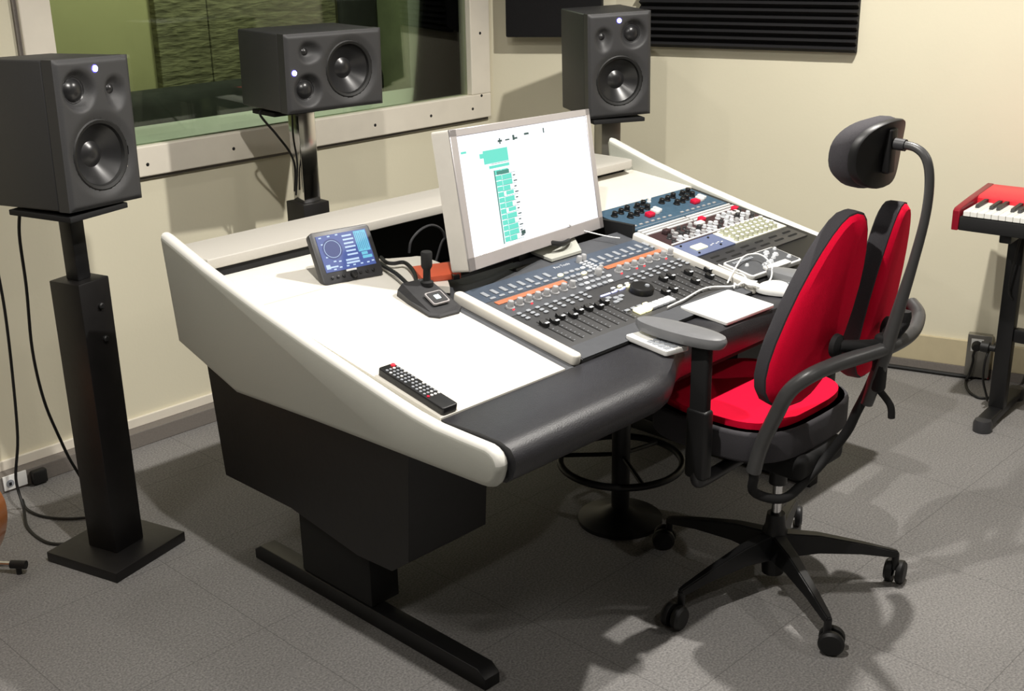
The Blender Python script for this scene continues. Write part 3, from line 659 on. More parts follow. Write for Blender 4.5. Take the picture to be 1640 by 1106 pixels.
for k in range(b_rows):
    v = .335+k*.049; h = .046
    w1 = .34 if k % 3 else .32
    ui(.225+k*.0005, v, .268, v+h-.004, M['teal'], 'track_row'); 
    ui(.271, v, w1, v+h-.004, M['teal'], 'track_row') if k not in (4, 7) else ui(.285, v, w1, v+h-.012, M['teal'], 'track_row')
    ui(.262, v+h-.004, .355 if k % 2 else .37, v+h-.001, M['tealdark'], 'divider_line', .0006)
    if k > 0: ui(.350, v+.018, .366 if k % 2 else .375, v+.028, M['uidark'], 'icon', .0006)
ui(.217, .335, .224, .975, M['tealdark'], 'list_edge', .0006)
ui(.235, .345, .325, .378, M['tealdark'], 'divider_line', .0007)
ui(.355, .905, .385, .94, M['uidark'], 'icon', .0006)
for u, v, du, dv in ((.275, .085, .03, .018), (.285, .07, .008, .05), (.33, .088, .03, .012), (.385, .062, .014, .045), (.40, .085, .02, .016), (.475, .062, .035, .018), (.625, .045, .008, .045), (.015, .13, .035, .018)):
    ui(u, v, u+du, v+dv, M['uidark'] if v < .12 else M['teal'], 'icon', .0006)
# stand of the screen
b = nb(); box(b, .34, .0585, -.035, .44, .085, .20, .006); obj('stand_neck', b, M['black'], mon)
b = nb(); box(b, .27, .03, -.052, .51, .12, -.038, .004); obj('stand_foot', b, M['black'], mon)
# ================================================================== LOUDNESS METER
mt = pnp_root('loudness_meter', 'small dark loudness meter with a blue lit screen standing on the white top', 'meter', (1.803, 2.437, .8655), rad(-9.5), rad(-30.6), 0)
TW, TH = .179, .1455
b = nb(); prism(b, rpoly(0, 0, TW, TH, .012), .002, .026, 'y', bev=.003, seg=2); obj('casing', b, M['darkgrey'], mt)
b = nb(); box(b, .018, .03-.003, TH-.121, TW-.016, .0015, TH-.013, .0); 
b.free(); b = nb(); box(b, .016, .0005, .0325, TW-.014, .003, TH-.013); sc2 = obj('display', b, M['meterbg'], mt, smooth=False)
mx0, mx1, mz0, mz1 = .016, TW-.014, .0325, TH-.013
def mu(u0, v0, u1, v1, m, name, d=.0004):
    b = nb(); box(b, mx0+(mx1-mx0)*u0, .0005-d, mz1-(mz1-mz0)*v1, mx0+(mx1-mx0)*u1, .0005, mz1-(mz1-mz0)*v0); return obj(name, b, m, sc2, smooth=False)
mu(.70, .08, .97, .92, M['meterbg'], 'bar_field', .0002)
mu(.74, .03, .98, .60, M['metercyan'], 'bar_field'); mu(.78, .62, .90, .70, M['metercyan'], 'bar_field'); mu(.78, .72, .97, .80, M['metercyan'], 'bar_field')
for k in range(6): mu(.76+k*.037, .06+.02*(k % 3), .768+k*.037, .56-.03*(k % 2), M['meterbg'], 'level_bar', .0006)
for k in range(6): mu(.50, .08+k*.105, .69+.02*(k % 2), .125+k*.105, M['meterpale'], 'value_text')
for v in (.74, .82): mu(.44, v, .70, v+.05, M['meterpale'], 'value_text')
mu(.03, .80, .11, .92, M['meterpale'], 'value_text'); mu(.11, .86, .26, .90, M['meterpale'], 'value_text')
for u, v in ((.05, .04), (.22, .03), (.38, .02), (.06, .22), (.06, .40), (.08, .58), (.2, .72), (.3, .74), (.42, .90), (.55, .90), (.7, .90), (.83, .90), (.93, .88), (.16, .93), (.28, .90)): mu(u, v, u+.05, v+.035, M['meterpale'], 'value_text')
ccx, ccz = mx0+(mx1-mx0)*.25, mz1-(mz1-mz0)*.40
yz = Matrix.Translation((ccx, .0004, ccz)) @ Matrix.Rotation(PI/2, 4, 'X')
b = nb(); lathe(b, [(.0285, 0), (.0285, .0005), (0, .0005)], 36, yz); obj('scope_disc', b, M['meterdk'], sc2)
b = nb(); tube(b, [(ccx+.0235*math.cos(a), -.0002, ccz+.0235*math.sin(a)) for a in [2*PI*k/24 for k in range(24)]], .0007, 6, 1, closed=True); obj('scope_ring', b, M['meterpale'], sc2)
b = nb(); box(b, .073, -.001, .0265, .103, .0012, .0315); obj('name_plate', b, M['white'], mt, smooth=False, label='white name plate')
b = nb(); lathe(b, [(.0095, 0), (.009, .010), (.007, .012), (0, .012)], 18, Matrix.Translation((.090, .002, .0155)) @ Matrix.Rotation(PI/2, 4, 'X')); obj('rotary_knob', b, M['black'], mt)
for x in (.028, .045, .062, .112, .131, .150):
    b = nb(); lathe(b, [(.0042, 0), (.0038, .004), (0, .005)], 12, Matrix.Translation((x, .002, .0165)) @ Matrix.Rotation(PI/2, 4, 'X')); obj('button', b, M['black'], mt)
b = nb(); box(b, .03, .026, .03, .15, .034, .11, .004); obj('back_housing', b, M['black'], mt)
b = nb(); box(b, .035, .026, .002, .05, .085, .010, .002, 2); box(b, .13, .026, .002, .145, .085, .010, .002, 2)
bmesh.ops.rotate(b, cent=(0, .026, .006), matrix=Matrix.Rotation(rad(40), 3, 'X'), verts=b.verts); obj('kickstand', b, M['black'], mt)
# ================================================================== TALKBACK MICROPHONE
def wpart(name, bm, m, parent, **k): return obj(name, bm, m, parent, True, **k)
my = 2.215
mic = thing('talkback_microphone', 'black desk talkback microphone with a short upright capsule and square lit button', 'microphone', (1.965, my, sz(my)), (SA, 0, rad(-5)))
b = nb(); A = []
fp = [(-.048, -.062, .010), (-.030, -.080, .008), (.030, -.080, .008), (.052, -.060, .010), (.052, .02, .028), (.046, .075, .038), (-.046, .075, .038), (-.050, .02, .028)]
lo = [b.verts.new((x*1.06, y*1.03, 0)) for x, y, z in fp]; mi = [b.verts.new((x*1.04, y*1.02, max(.006, z*.5))) for x, y, z in fp]; up = [b.verts.new((x*.86, y*.93, z)) for x, y, z in fp]
n = len(fp)
for P_, Q_ in ((lo, mi), (mi, up)):
    for i in range(n): b.faces.new((P_[i], P_[(i+1) % n], Q_[(i+1) % n], Q_[i]))
b.faces.new(up); b.faces.new(lo[::-1]); bmesh.ops.recalc_face_normals(b, faces=b.faces)
obj('base', b, M['darkgrey'], mic, smooth=False)
tm = Matrix.Translation((.004, -.022, .0235)) @ Matrix.Rotation(rad(14), 4, 'X')
b = nb(); prism(b, rpoly(-.026, -.024, .026, .024, .006), 0, .005, 'z'); bmesh.ops.transform(b, matrix=tm, verts=b.verts); rim = obj('button_rim', b, M['silver'], mic)
b = nb(); prism(b, rpoly(-.022, -.020, .022, .020, .004), .005, .0062, 'z'); bmesh.ops.transform(b, matrix=tm, verts=b.verts); obj('talk_button', b, M['darkgrey'], rim)
b = nb(); prism(b, rpoly(-.008, -.008, .008, .008, .002), .0062, .0068, 'z'); bmesh.ops.transform(b, matrix=tm, verts=b.verts); obj('button_light', b, mat('pale_lit_button', (200, 220, 225), .5, emit=(200, 225, 235), estr=.9), rim)
b = nb(); lathe(b, [(.017, .030), (.017, .040), (.010, .044), (.0095, .072), (.0125, .078), (.0145, .082), (.0150, .118), (.0135, .121), (0, .121)], 20, Matrix.Translation((.022, .040, 0)) @ Matrix.Rotation(rad(-8), 4, 'X')); obj('capsule', b, M['blackmatte'], mic)
# orange box behind
ob = thing('orange_interface_box', 'small orange box with a red light behind the talkback microphone', 'audio device', (2.088, 2.322, upz(2.322)), (rad(6), 0, rad(-24)))
b = nb(); box(b, -.055, -.045, .001, .055, .045, .018, .003); obj('housing', b, M['orangebox'], ob)
b = nb(); cyl(b, .045, -.03, .0175, .022, .0035, 12); obj('power_light', b, M['redled'], ob)
b = nb(); box(b, .028, -.060, .006, .046, -.045, .018, .002); obj('plug', b, M['black'], ob)
# ================================================================== CABLES
def cable(pts, r, m, label, name='cable', cat='cable', group=None, seg=8):
    b = nb(); tube(b, pts, r, seg, 6); return tag(obj(name, b, m), label, cat, group)
cable([(2.046, 2.50, .880), (2.022, 2.45, .880), (2.030, 2.428, .879), (2.055, 2.415, .879), (2.045, 2.375, .873), (2.02, 2.33, .866), (1.99, 2.292, .858)], .0055, M['cable'], 'thick black cable running from behind the loudness meter to the microphone')
cable([(2.01, 2.48, .882), (1.995, 2.42, .877), (1.985, 2.37, .873), (1.975, 2.33, .866), (1.965, 2.295, .858)], .0055, M['cable'], 'black cable on the white top left of the thicker one behind the microphone')
cable([(2.103, 2.300, .852), (2.148, 2.285, .852), (2.228, 2.285, .852), (2.36, 2.30, .85)], .005, M['cable'], 'black cable leading from the orange box under the screen')
cable([(2.234, 2.600, .836), (2.244, 2.600, .870), (2.280, 2.600, .895), (2.324, 2.600, .902), (2.361, 2.600, .885), (2.377, 2.600, .855), (2.358, 2.600, .830), (2.30, 2.60, .70)], .004, M['darkgrey'], 'grey cable loop in the dark well behind the screen')
cable([(2.30, 2.30, .86), (2.45, 2.30, .875), (2.53, 2.27, .86), (2.60, 2.30, .85), (2.66, 2.40, .80)], .008, M['cable'], 'black cable bundle lying under the lower edge of the screen')
cable([(2.60, 2.30, .90), (2.68, 2.33, .865), (2.74, 2.27, .842), (2.76, 2.235, .838)], .002, M['wcable'], 'thin white cable hanging from the screen behind the mixing surface')
cable([(2.846, 1.800, .766), (2.830, 1.823, .768), (2.811, 1.824, .770), (2.776, 1.819, .767), (2.785, 1.834, .766), (2.762, 1.828, .766), (2.727, 1.846, .769), (2.696, 1.858, .772), (2.652, 1.862, .772), (2.560, 1.847, .771), (2.520, 1.845, .770), (2.480, 1.842, .769)], .0026, M['wcable'], 'white mouse cable running left across the mixing surface', 'mouse_cable')
cable([(2.767, 1.848, .770), (2.808, 1.859, .790), (2.891, 1.888, .806), (2.935, 1.898, .808), (2.962, 1.897, .806), (2.977, 1.885, .805), (2.972, 1.862, .803), (2.949, 1.831, .800), (2.916, 1.800, .800), (2.882, 1.776, .796), (2.848, 1.759, .780), (2.811, 1.765, .765), (2.801, 1.779, .768), (2.795, 1.799, .769), (2.803, 1.818, .772)], .0024, M['wcable'], 'wide loop of the bundled white cable over the small controller', 'mouse_cable')
cable([(2.850, 1.937, .790), (2.848, 1.915, .786), (2.846, 1.873, .779), (2.845, 1.847, .777), (2.828, 1.825, .772), (2.810, 1.814, .770), (2.787, 1.817, .770)], .0026, M['wcable'], 'white cable strand running along the pale rail into the knot', 'mouse_cable')
cable([(2.784, 1.835, .768), (2.767, 1.824, .768), (2.752, 1.815, .766)], .0028, M['wcable'], 'short white cable tail at the knot by the white pad', 'mouse_cable')
cable([(1.400, 3.262, 1.035), (1.398, 3.300, .94), (1.407, 3.330, .776), (1.408, 3.360, .577), (1.427, 3.380, .407), (1.465, 3.400, .265), (1.505, 3.420, .148), (1.56, 3.42, .03), (1.64, 3.40, .006)], .0048, M['cable'], 'black cable hanging from the left speaker and passing behind its stand column', 'speaker_cable')
cable([(1.395, 3.500, 1.20), (1.398, 3.500, 1.0), (1.401, 3.500, 0.821), (1.403, 3.500, 0.665), (1.394, 3.500, 0.466), (1.386, 3.520, 0.255), (1.369, 3.545, 0.111), (1.36, 3.50, .03), (1.324, 3.400, 0.006), (1.321, 3.269, 0.006), (1.365, 3.209, 0.006), (1.42, 3.19, .006)], .0048, M['cable'], 'black cable at the far left hanging to the floor and curving to the stand base', 'speaker_cable')
cable([(1.40, 3.60, .006), (1.380, 3.53, .006), (1.388, 3.450, 0.006), (1.426, 3.379, 0.006), (1.483, 3.328, 0.006), (1.60, 3.26, .006)], .0045, M['cable'], 'black cable on the floor between the wall socket and the stand', 'speaker_cable')
cable([(2.40, 3.46, 1.155), (2.320, 3.430, 1.155), (2.379, 3.430, 1.077), (2.438, 3.440, 1.003), (2.464, 3.455, .940), (2.466, 3.47, .86)], .0042, M['cable'], 'black cable hanging diagonally from the speaker in front of the window', 'speaker_cable')
cable([(2.455, 3.435, 1.143), (2.456, 3.440, 1.054), (2.464, 3.440, .960), (2.455, 3.45, .85)], .0034, M['cable'], 'thin black cable hanging straight beside the shiny stand tube', 'speaker_cable')
cable([(3.500, 3.05, 1.03), (3.497, 3.05, .9), (3.497, 3.05, .7)], .0036, M['cable'], 'thin black cable hanging below the right speaker', 'speaker_cable')
cable([(3.92, 3.40, .010), (3.99, 3.28, .010), (4.10, 2.93, .010), (4.343, 2.150, .010), (4.391, 1.995, .010), (4.437, 1.848, .010), (4.46, 1.80, .010)], .0085, M['cable'], 'thick black cable lying on the floor along the right wall', 'floor_cable')
# ================================================================== SMALL THINGS ON THE DESK
rm = thing('remote_control', 'black remote control with many buttons lying at the left edge of the white top', 'remote control', (1.604, 1.782, sz(1.782, .001)), (SA, 0, rad(-1)))
b = nb(); prism(b, rpoly(0, 0, .045, .222, .007), 0, .018, 'z', bev=.003); obj('body', b, M['black'], rm)
for r in range(12):
    for c in range(4):
        if r in (5,) and c in (0, 3): continue
        x = .008+c*.0103; y = .058+r*.0128
        b = nb(); lathe(b, [(.0036, .018), (.0034, .0198), (0, .0202)], 8, Matrix.Translation((x, y, 0)))
        m_ = M['redbtn'] if (r, c) == (0, 0) else (M['white'] if (r == 0 and c) or (r+c*2) % 5 == 0 else M['btn'])
        obj('button', b, m_, rm)
b = nb(); lathe(b, [(.0052, .018), (.0048, .0205), (0, .021)], 12, Matrix.Translation((.037, .213, 0))); obj('power_button', b, M['redled'], rm)
tp = thing('white_pad', 'plain white rectangular pad lying on the black front edge of the desk', 'pad', (2.628, 1.752, .7485), (rad(4), 0, rad(-2)))
b = nb(); prism(b, rpoly(-.108, -.078, .108, .078, .006), 0, .009, 'z', bev=.0015); obj('pad', b, M['white'], tp)
ms = thing('computer_mouse', 'white computer mouse on the black front edge beside the white pad', 'mouse', (2.838, 1.727, .7465), (0, 0, rad(-160)))
b = nb(); bmesh.ops.create_uvsphere(b, u_segments=28, v_segments=16, radius=1)
for v in b.verts:
    z = v.co.z; v.co = Vector((v.co.x*.033, v.co.y*.062, max(z, -.12)*.032+.006))
    v.co.z *= 1-.18*max(0, v.co.y/.062)
obj('shell', b, M['white'], ms)
b = nb(); lathe(b, [(0, -.003), (.007, -.003), (.007, .003), (0, .003)], 14, Matrix.Translation((0, .030, .0285)) @ Matrix.Rotation(PI/2, 4, 'Y')); obj('scroll_wheel', b, M['btn'], ms)
hs = thing('handheld_keypad', 'small white handset with grey keys lying on the black front edge under the armrest', 'handset', (2.270, 1.716, .747), (0, 0, rad(-12)))
b = nb(); prism(b, rpoly(-.038, -.078, .038, .078, .007), 0, .014, 'z', bev=.002); obj('body', b, M['white'], hs)
for r in range(4):
    for c in range(3):
        b = nb(); prism(b, rpoly(-.029+c*.020, -.070+r*.020, -.012+c*.020, -.054+r*.020, .003, 3), .014, .0155, 'z'); obj('key', b, M['btn'], hs)
# ================================================================== OFFICE CHAIR
ch = thing('office_chair', 'red and black swivel chair with split winged back, headrest and armrests', 'office chair', (2.59, 1.54, 0))
CXX, CYY = 2.59, 1.54
angs = [168, 236, 313, 22, 95]
for i, a in enumerate(angs):
    a = rad(a); d = Vector((math.cos(a), math.sin(a), 0)); s = Vector((-d.y, d.x, 0)); C0 = Vector((CXX, CYY, 0))
    b = nb(); st = []
    for t_, w_, z0, z1 in ((.02, .030, .095, .165), (.12, .024, .105, .155), (.24, .018, .098, .128), (.325, .014, .085, .106), (.342, .010, .083, .100)):
        c = C0+d*t_; st.append([b.verts.new(c+s*w_+Vector((0, 0, z0))), b.verts.new(c-s*w_+Vector((0, 0, z0))), b.verts.new(c-s*w_*.6+Vector((0, 0, z1))), b.verts.new(c+s*w_*.6+Vector((0, 0, z1)))])
    for P_, Q_ in zip(st, st[1:]):
        for k in range(4): b.faces.new((P_[k], P_[(k+1) % 4], Q_[(k+1) % 4], Q_[k]))
    b.faces.new(st[0][::-1]); b.faces.new(st[-1]); bmesh.ops.recalc_face_normals(b, faces=b.faces)
    bmesh.ops.bevel(b, geom=list(b.edges), offset=.003, segments=2, affect='EDGES')
    leg = obj('base_arm', b, M['black'], ch, True)
    # caster
    c = C0+d*.335; ca = a+rad((15, 60, 60, 10, 25)[i]); wd = Vector((math.cos(ca), math.sin(ca), 0)); ax = Vector((-wd.y, wd.x, 0)); c2 = c+wd*(.030, .012, .012, .030, .014)[i]
    b = nb(); cyl(b, c.x, c.y, .045, .092, .010, 12); cs = obj('caster', b, M['black'], ch, True)
    for sgn in (-1, 1):
        m_ = Matrix(((wd.x, ax.x*0, ax.x, c2.x), (wd.y, 0, ax.y, c2.y), (0, 1, 0, .033), (0, 0, 0, 1)))
        b = nb(); lathe(b, [(.018, sgn*.006), (.031, sgn*.006), (.033, sgn*.010), (.033, sgn*.020), (.027, sgn*.027), (.0, sgn*.028)], 24, m_); wpart('wheel', b, M['rubber'] if i != 3 else M['darkgrey'], cs)
b = nb(); lathe(b, [(.030, .04), (.032, .10), (.034, .17), (.028, .185), (.024, .22), (0, .22)], 24, Matrix.Translation((CXX, CYY, 0))); wpart('hub', b, M['black'], ch)
b = nb(); lathe(b, [(.013, .22), (.013, .33), (0, .33)], 20, Matrix.Translation((CXX, CYY, 0))); wpart('gas_lift', b, M['chrome'], ch)
b = nb(); lathe(b, [(.024, .31), (.024, .42), (0, .42)], 20, Matrix.Translation((CXX, CYY, 0))); wpart('lift_sleeve', b, M['black'], ch)
b = nb(); box(b, CXX-.11, CYY-.13, .385, CXX+.11, CYY+.13, .455, .02, 3); wpart('tilt_mechanism', b, M['blackmatte'], ch)
# seat
def cushion(poly, z0, z1, r, top_r=.02):
    b = nb(); prism(b, poly, z0, z1, 'z')
    top = [e for e in b.edges if all(abs(v.co.z-z1) < 1e-6 for v in e.verts)]; bmesh.ops.bevel(b, geom=top, offset=top_r, segments=4, affect='EDGES')
    return b
def seat_poly(g=0):
    pts = []
    for k in range(40):
        a = 2*PI*k/40; cx, sy = math.cos(a), math.sin(a); e = .62
        pts.append((2.60+(.240+g)*math.copysign(abs(cx)**e, cx), 1.645+(.215+g)*math.copysign(abs(sy)**e, sy)))
    return pts
b = cushion(seat_poly(-.004), .50, .552, .02, .018); wpart('seat', b, M['red'], ch)
b = nb(); prism(b, seat_poly(.006), .452, .534, 'z', bev=.010); wpart('seat_shell', b, M['greyfab'], ch)
# back: wings
def wing(sgn):
    """pad lofted from rows: back-plane centre x, y, half width, z"""
    rows = [(.615, .100, .055, .000), (.66, .112, .097, -.004), (.74, .116, .118, -.006), (.82, .115, .120, -.004), (.90, .110, .112, .004), (.98, .100, .096, .014), (1.04, .090, .076, .020), (1.075, .084, .050, .024)]
    return rows
def make_wing(sgn, xc, dy=0, dz=0):
    b = nb(); b2 = nb(); yaw = rad(-20) if sgn < 0 else rad(9)
    ux, uy = math.cos(yaw), math.sin(yaw)     # local width axis; outer edge turns forward (+y)
    rowsA = []; N = 28; zc = .850; HH = .248
    outer = []
    for k in range(N):
        a = 2*PI*k/N; cx, sn = math.cos(a), math.sin(a)
        w_ = .103*(1.0+.30*(-sn)) ; x = w_*math.copysign(abs(cx)**.8, cx); z = HH*math.copysign(abs(sn)**.9, sn)
        outer.append((x, z))
    def ctr(z):                                # spine curve of the back
        t = (z-.60)/.5; return 1.405 - .135*t + .03*t*t
    def P(x, z, off):
        lean = .10*(z)                         # wings splay outward with height
        X = xc + x*ux - sgn*z*.16; Y = ctr(zc+z)+dy + x*uy*1.0 + .6*x*x*2 ; 
        n_ = Vector((-uy, ux, 0))
        return Vector((X, Y, zc+dz+z)) + n_*off
    def shell(bm, offs):
        rings = []
        for s_, off in offs: rings.append([bm.verts.new(P(x*s_, z*(1-(1-s_)*.45), off)) for x, z in outer])
        for A, B in zip(rings, rings[1:]):
            for k in range(N): bm.faces.new((A[k], A[(k+1) % N], B[(k+1) % N], B[k]))
        c0 = bm.verts.new(P(0, 0, offs[0][1])); c1 = bm.verts.new(P(0, 0, offs[-1][1]))
        for k in range(N): bm.faces.new((rings[0][(k+1) % N], rings[0][k], c0)); bm.faces.new((rings[-1][k], rings[-1][(k+1) % N], c1))
        bmesh.ops.recalc_face_normals(bm, faces=bm.faces)
    shell(b2, [(.5, -.008), (.84, -.006), (.95, .004), (.97, .012)])
    shell(b, [(.90, .004), (.99, .006), (1.0, .014), (1.0, .040), (.96, .052), (.80, .060), (.5, .063)])
    return b, b2
for sgn, xc, dy, dz in ((-1, 2.484, .030, 0), (1, 2.728, -.005, 0)):
    b, b2 = make_wing(sgn, xc, dy, dz)
    wg = obj('backrest_wing', b, M['greyfab'], ch, True)
    wpart('wing_cover', b2, M['red'], wg, label='bright red cover of the wing')
# frame tubes
b = nb(); tube(b, [(2.372, 1.482, .440), (2.372, 1.462, .52), (2.368, 1.425, .61), (2.366, 1.392, .68), (2.39, 1.355, .722), (2.46, 1.325, .740), (2.54, 1.296, .748), (2.62, 1.270, .756), (2.72, 1.268, .765), (2.80, 1.292, .785), (2.835, 1.33, .80)], .019, 16, 8); wpart('back_frame_tube', b, M['tube'], ch)
b = nb(); tube(b, [(2.372, 1.484, .455), (2.372, 1.480, .425), (2.39, 1.49, .375), (2.42, 1.455, .355), (2.46, 1.43, .355), (2.53, 1.418, .385), (2.58, 1.395, .435), (2.60, 1.357, .510), (2.60, 1.335, .570), (2.60, 1.31, .635), (2.60, 1.29, .70)], .0125, 14, 6); wpart('lower_frame_tube', b, M['blackmatte'], ch)
b = nb(); tube(b, [(2.600, 1.31, .60), (2.60, 1.290, .68), (2.60, 1.270, .76), (2.60, 1.247, .87), (2.60, 1.224, .98), (2.60, 1.206, 1.09), (2.60, 1.204, 1.17), (2.60, 1.216, 1.222), (2.60, 1.245, 1.246), (2.60, 1.292, 1.25)], [.016, .018, .018, .015, .012, .011, .011, .011, .010, .010], 12, 8)
wpart('headrest_stem', b, M['tube'], ch)
b = nb(); box(b, 2.583, 1.268, .64, 2.617, 1.30, .79, .010, 3); wpart('back_bracket', b, M['blackmatte'], ch)
for x, y in ((2.50, 1.345), (2.70, 1.318)):
    b = nb(); tube(b, [(2.60, 1.285, .76), ((x+2.60)/2, (y+1.285)/2-.005, .765), (x, y, .77)], .016, 12, 4); lathe(b, [(.03, 0), (.028, .012), (.012, .02), (0, .02)], 16, Matrix.Translation((x, y+.01, .77)) @ Matrix.Rotation(PI/2, 4, 'X')); wpart('wing_joint', b, M['blackmatte'], ch)
b = nb(); tube(b, [(2.63, 1.275, .77), (2.66, 1.262, .80), (2.665, 1.262, .815)], .013, 10, 4); lathe(b, [(.014, -.012), (.016, 0), (.014, .014), (0, .015)], 14, Matrix.Translation((2.665, 1.262, .822))); wpart('adjuster_knob', b, M['blackmatte'], ch)
b = nb(); tube(b, [(2.61, 1.285, .64), (2.63, 1.262, .60), (2.635, 1.258, .565)], .009, 10, 4); wpart('adjuster_lever', b, M['blackmatte'], ch)
# headrest
def headrest():
    N = 36; prof2 = []
    for k in range(N):
        a = 2*PI*k/N; c, s = math.cos(a), math.sin(a)
        x = .112*math.copysign(abs(c)**.82, c); z = .074*math.copysign(abs(s)**.85, s); z -= .012*(1 if s < 0 else 0)*abs(s)
        prof2.append((x, z))
    def P(x, z, off): return Vector((2.608+x, 1.308+2.4*x*x+off-.10*z, 1.229+z))
    def sh(offs, m):
        bm = nb(); rings = [[bm.verts.new(P(x*s_, z*s_, o)) for x, z in prof2] for s_, o in offs]
        for A, B in zip(rings, rings[1:]):
            for k in range(N): bm.faces.new((A[k], A[(k+1) % N], B[(k+1) % N], B[k]))
        c0 = bm.verts.new(P(0, 0, offs[0][1])); c1 = bm.verts.new(P(0, 0, offs[-1][1]))
        for k in range(N): bm.faces.new((rings[0][(k+1) % N], rings[0][k], c0)); bm.faces.new((rings[-1][k], rings[-1][(k+1) % N], c1))
        bmesh.ops.recalc_face_normals(bm, faces=bm.faces); return bm
    hr = obj('headrest', sh([(.93, .016), (1.0, .022), (1.04, .036), (1.03, .056), (.93, .076), (.6, .084)], None), M['greyfab'], ch, True)
    obj('headrest_shell', sh([(.5, .004), (.90, .002), (.97, .0), (1.0, .004), (1.0, .018)], None), M['black'], hr, True)
    b = nb(); box(b, 2.583, 1.298, 1.180, 2.617, 1.318, 1.285, .006, 3); obj('shell_bracket', b, M['black'], hr, True)
    b = nb(); tube(b, [(2.60, 1.27, 1.249), (2.60, 1.295, 1.25)], .014, 12, 0); obj('stem_collar', b, M['darkgrey'], hr, True)
headrest()
# armrests
for sx_, ax_ in ((-1, 2.30), (1, 2.90)):
    b = nb(); N = 28; R_ = []
    out = [(.041*math.copysign(abs(math.cos(2*PI*k/N))**.85, math.cos(2*PI*k/N))*(1-.10*math.sin(2*PI*k/N)), .134*math.copysign(abs(math.sin(2*PI*k/N))**.9, math.sin(2*PI*k/N))) for k in range(N)]
    for s_, z in ((.72, .768), (.92, .770), (1.0, .779), (1.0, .787), (.95, .795), (.80, .799), (.4, .800)):
        R_.append([b.verts.new((ax_+x*s_, 1.668+y*(1-(1-s_)*.5), z)) for x, y in out])
    for A, B in zip(R_, R_[1:]):
        for k in range(N): b.faces.new((A[k], A[(k+1) % N], B[(k+1) % N], B[k]))
    b.faces.new(R_[0][::-1]); b.faces.new(R_[-1]); bmesh.ops.recalc_face_normals(b, faces=b.faces)
    ar = obj('armrest', b, M['armgrey'], ch, True)
    b = nb(); box(b, ax_-.014, 1.575, .56, ax_+.014, 1.625, .768, .007, 3); obj('upright', b, M['blackmatte'], ar, True)
    b = nb(); box(b, ax_-.018, 1.568, .41, ax_+.018, 1.632, .60, .010, 3); obj('sleeve', b, M['black'], ar, True)
    b = nb(); tube(b, [(ax_, 1.60, .43), (ax_, 1.60, .405), (ax_-sx_*.03, 1.60, .395), (ax_-sx_*.20, 1.60, .40)], .018, 12, 6); obj('bracket', b, M['darkgrey'], ar, True)
# ================================================================== STOOL UNDER THE DESK
stl = thing('stool', 'dark stool with a round foot ring standing in the shadow under the desk', 'stool', (2.60, 2.09, 0))
b = nb(); lathe(b, [(.13, 0), (.13, .012), (.06, .03), (.028, .05), (.028, .42), (0, .42)], 32); obj('base', b, M['black'], stl)
b = nb(); tube(b, [(.185*math.cos(2*PI*k/24), .185*math.sin(2*PI*k/24), .20) for k in range(24)], .011, 10, 2, closed=True); obj('foot_ring', b, M['black'], stl)
b = nb()
for a in (0, 120, 240): tube(b, [(.02*math.cos(rad(a)), .02*math.sin(rad(a)), .22), (.185*math.cos(rad(a)), .185*math.sin(rad(a)), .20)], .007, 8, 0)
obj('ring_spoke', b, M['black'], stl)
b = nb(); lathe(b, [(.15, .42), (.165, .44), (.165, .465), (.15, .48), (0, .485)], 32); obj('seat', b, M['leather'], stl)
# ================================================================== STAGE PIANO
kb = thing('stage_piano', 'red stage piano with white and black keys at the right edge', 'keyboard instrument', (3.946, 1.721, .72), (0, 0, rad(-84)))
# local x along the keys (to the player's right), local y towards the wall
def kbl(name, bm, m, parent=None, **k): return obj(name, bm, m, parent or kb, **k)
b = nb(); box(b, .012, .0, 0, 1.22, .355, .047, .003); kbl('chassis', b, M['blackmatte'])
b = nb(); prism(b, [(-.004, 0), (-.004, .066), (.010, .076), (.15, .088), (.35, .100), (.365, .094), (.365, 0)], -.012, .012, 'x', bev=.004); kbl('end_cheek', b, M['keyredd'])
b = nb(); prism(b, [(-.004, 0), (-.004, .066), (.010, .076), (.15, .088), (.35, .100), (.365, .094), (.365, 0)], 1.22, 1.244, 'x', bev=.004); kbl('end_cheek', b, M['keyredd'])
b = nb(); prism(b, [(.178, .047), (.178, .080), (.19, .088), (.35, .098), (.36, .094), (.36, .047)], .012, 1.22, 'x'); kbl('top_panel', b, M['keyred'])
nk = 50; kw = .0235
for k in range(nk):
    b = nb(); box(b, .022+k*kw, .004, .050, .022+k*kw+kw-.0012, .175, .068, .0012, 1); kbl('white_key', b, M['ivory'], smooth=False)
for k in range(nk-1):
    if (k % 7) in (0, 2, 3, 5, 6):
        x = .022+(k+1)*kw
        b = nb(); prism(b, [(.070, .068), (.075, .079), (.175, .081), (.175, .068)], x-.0065, x+.0055, 'x'); kbl('black_key', b, M['black'], smooth=False)
ks = thing('keyboard_stand', 'black tubular stand under the red stage piano', 'keyboard stand', (3.946, 1.721, 0), (0, 0, rad(-84)))
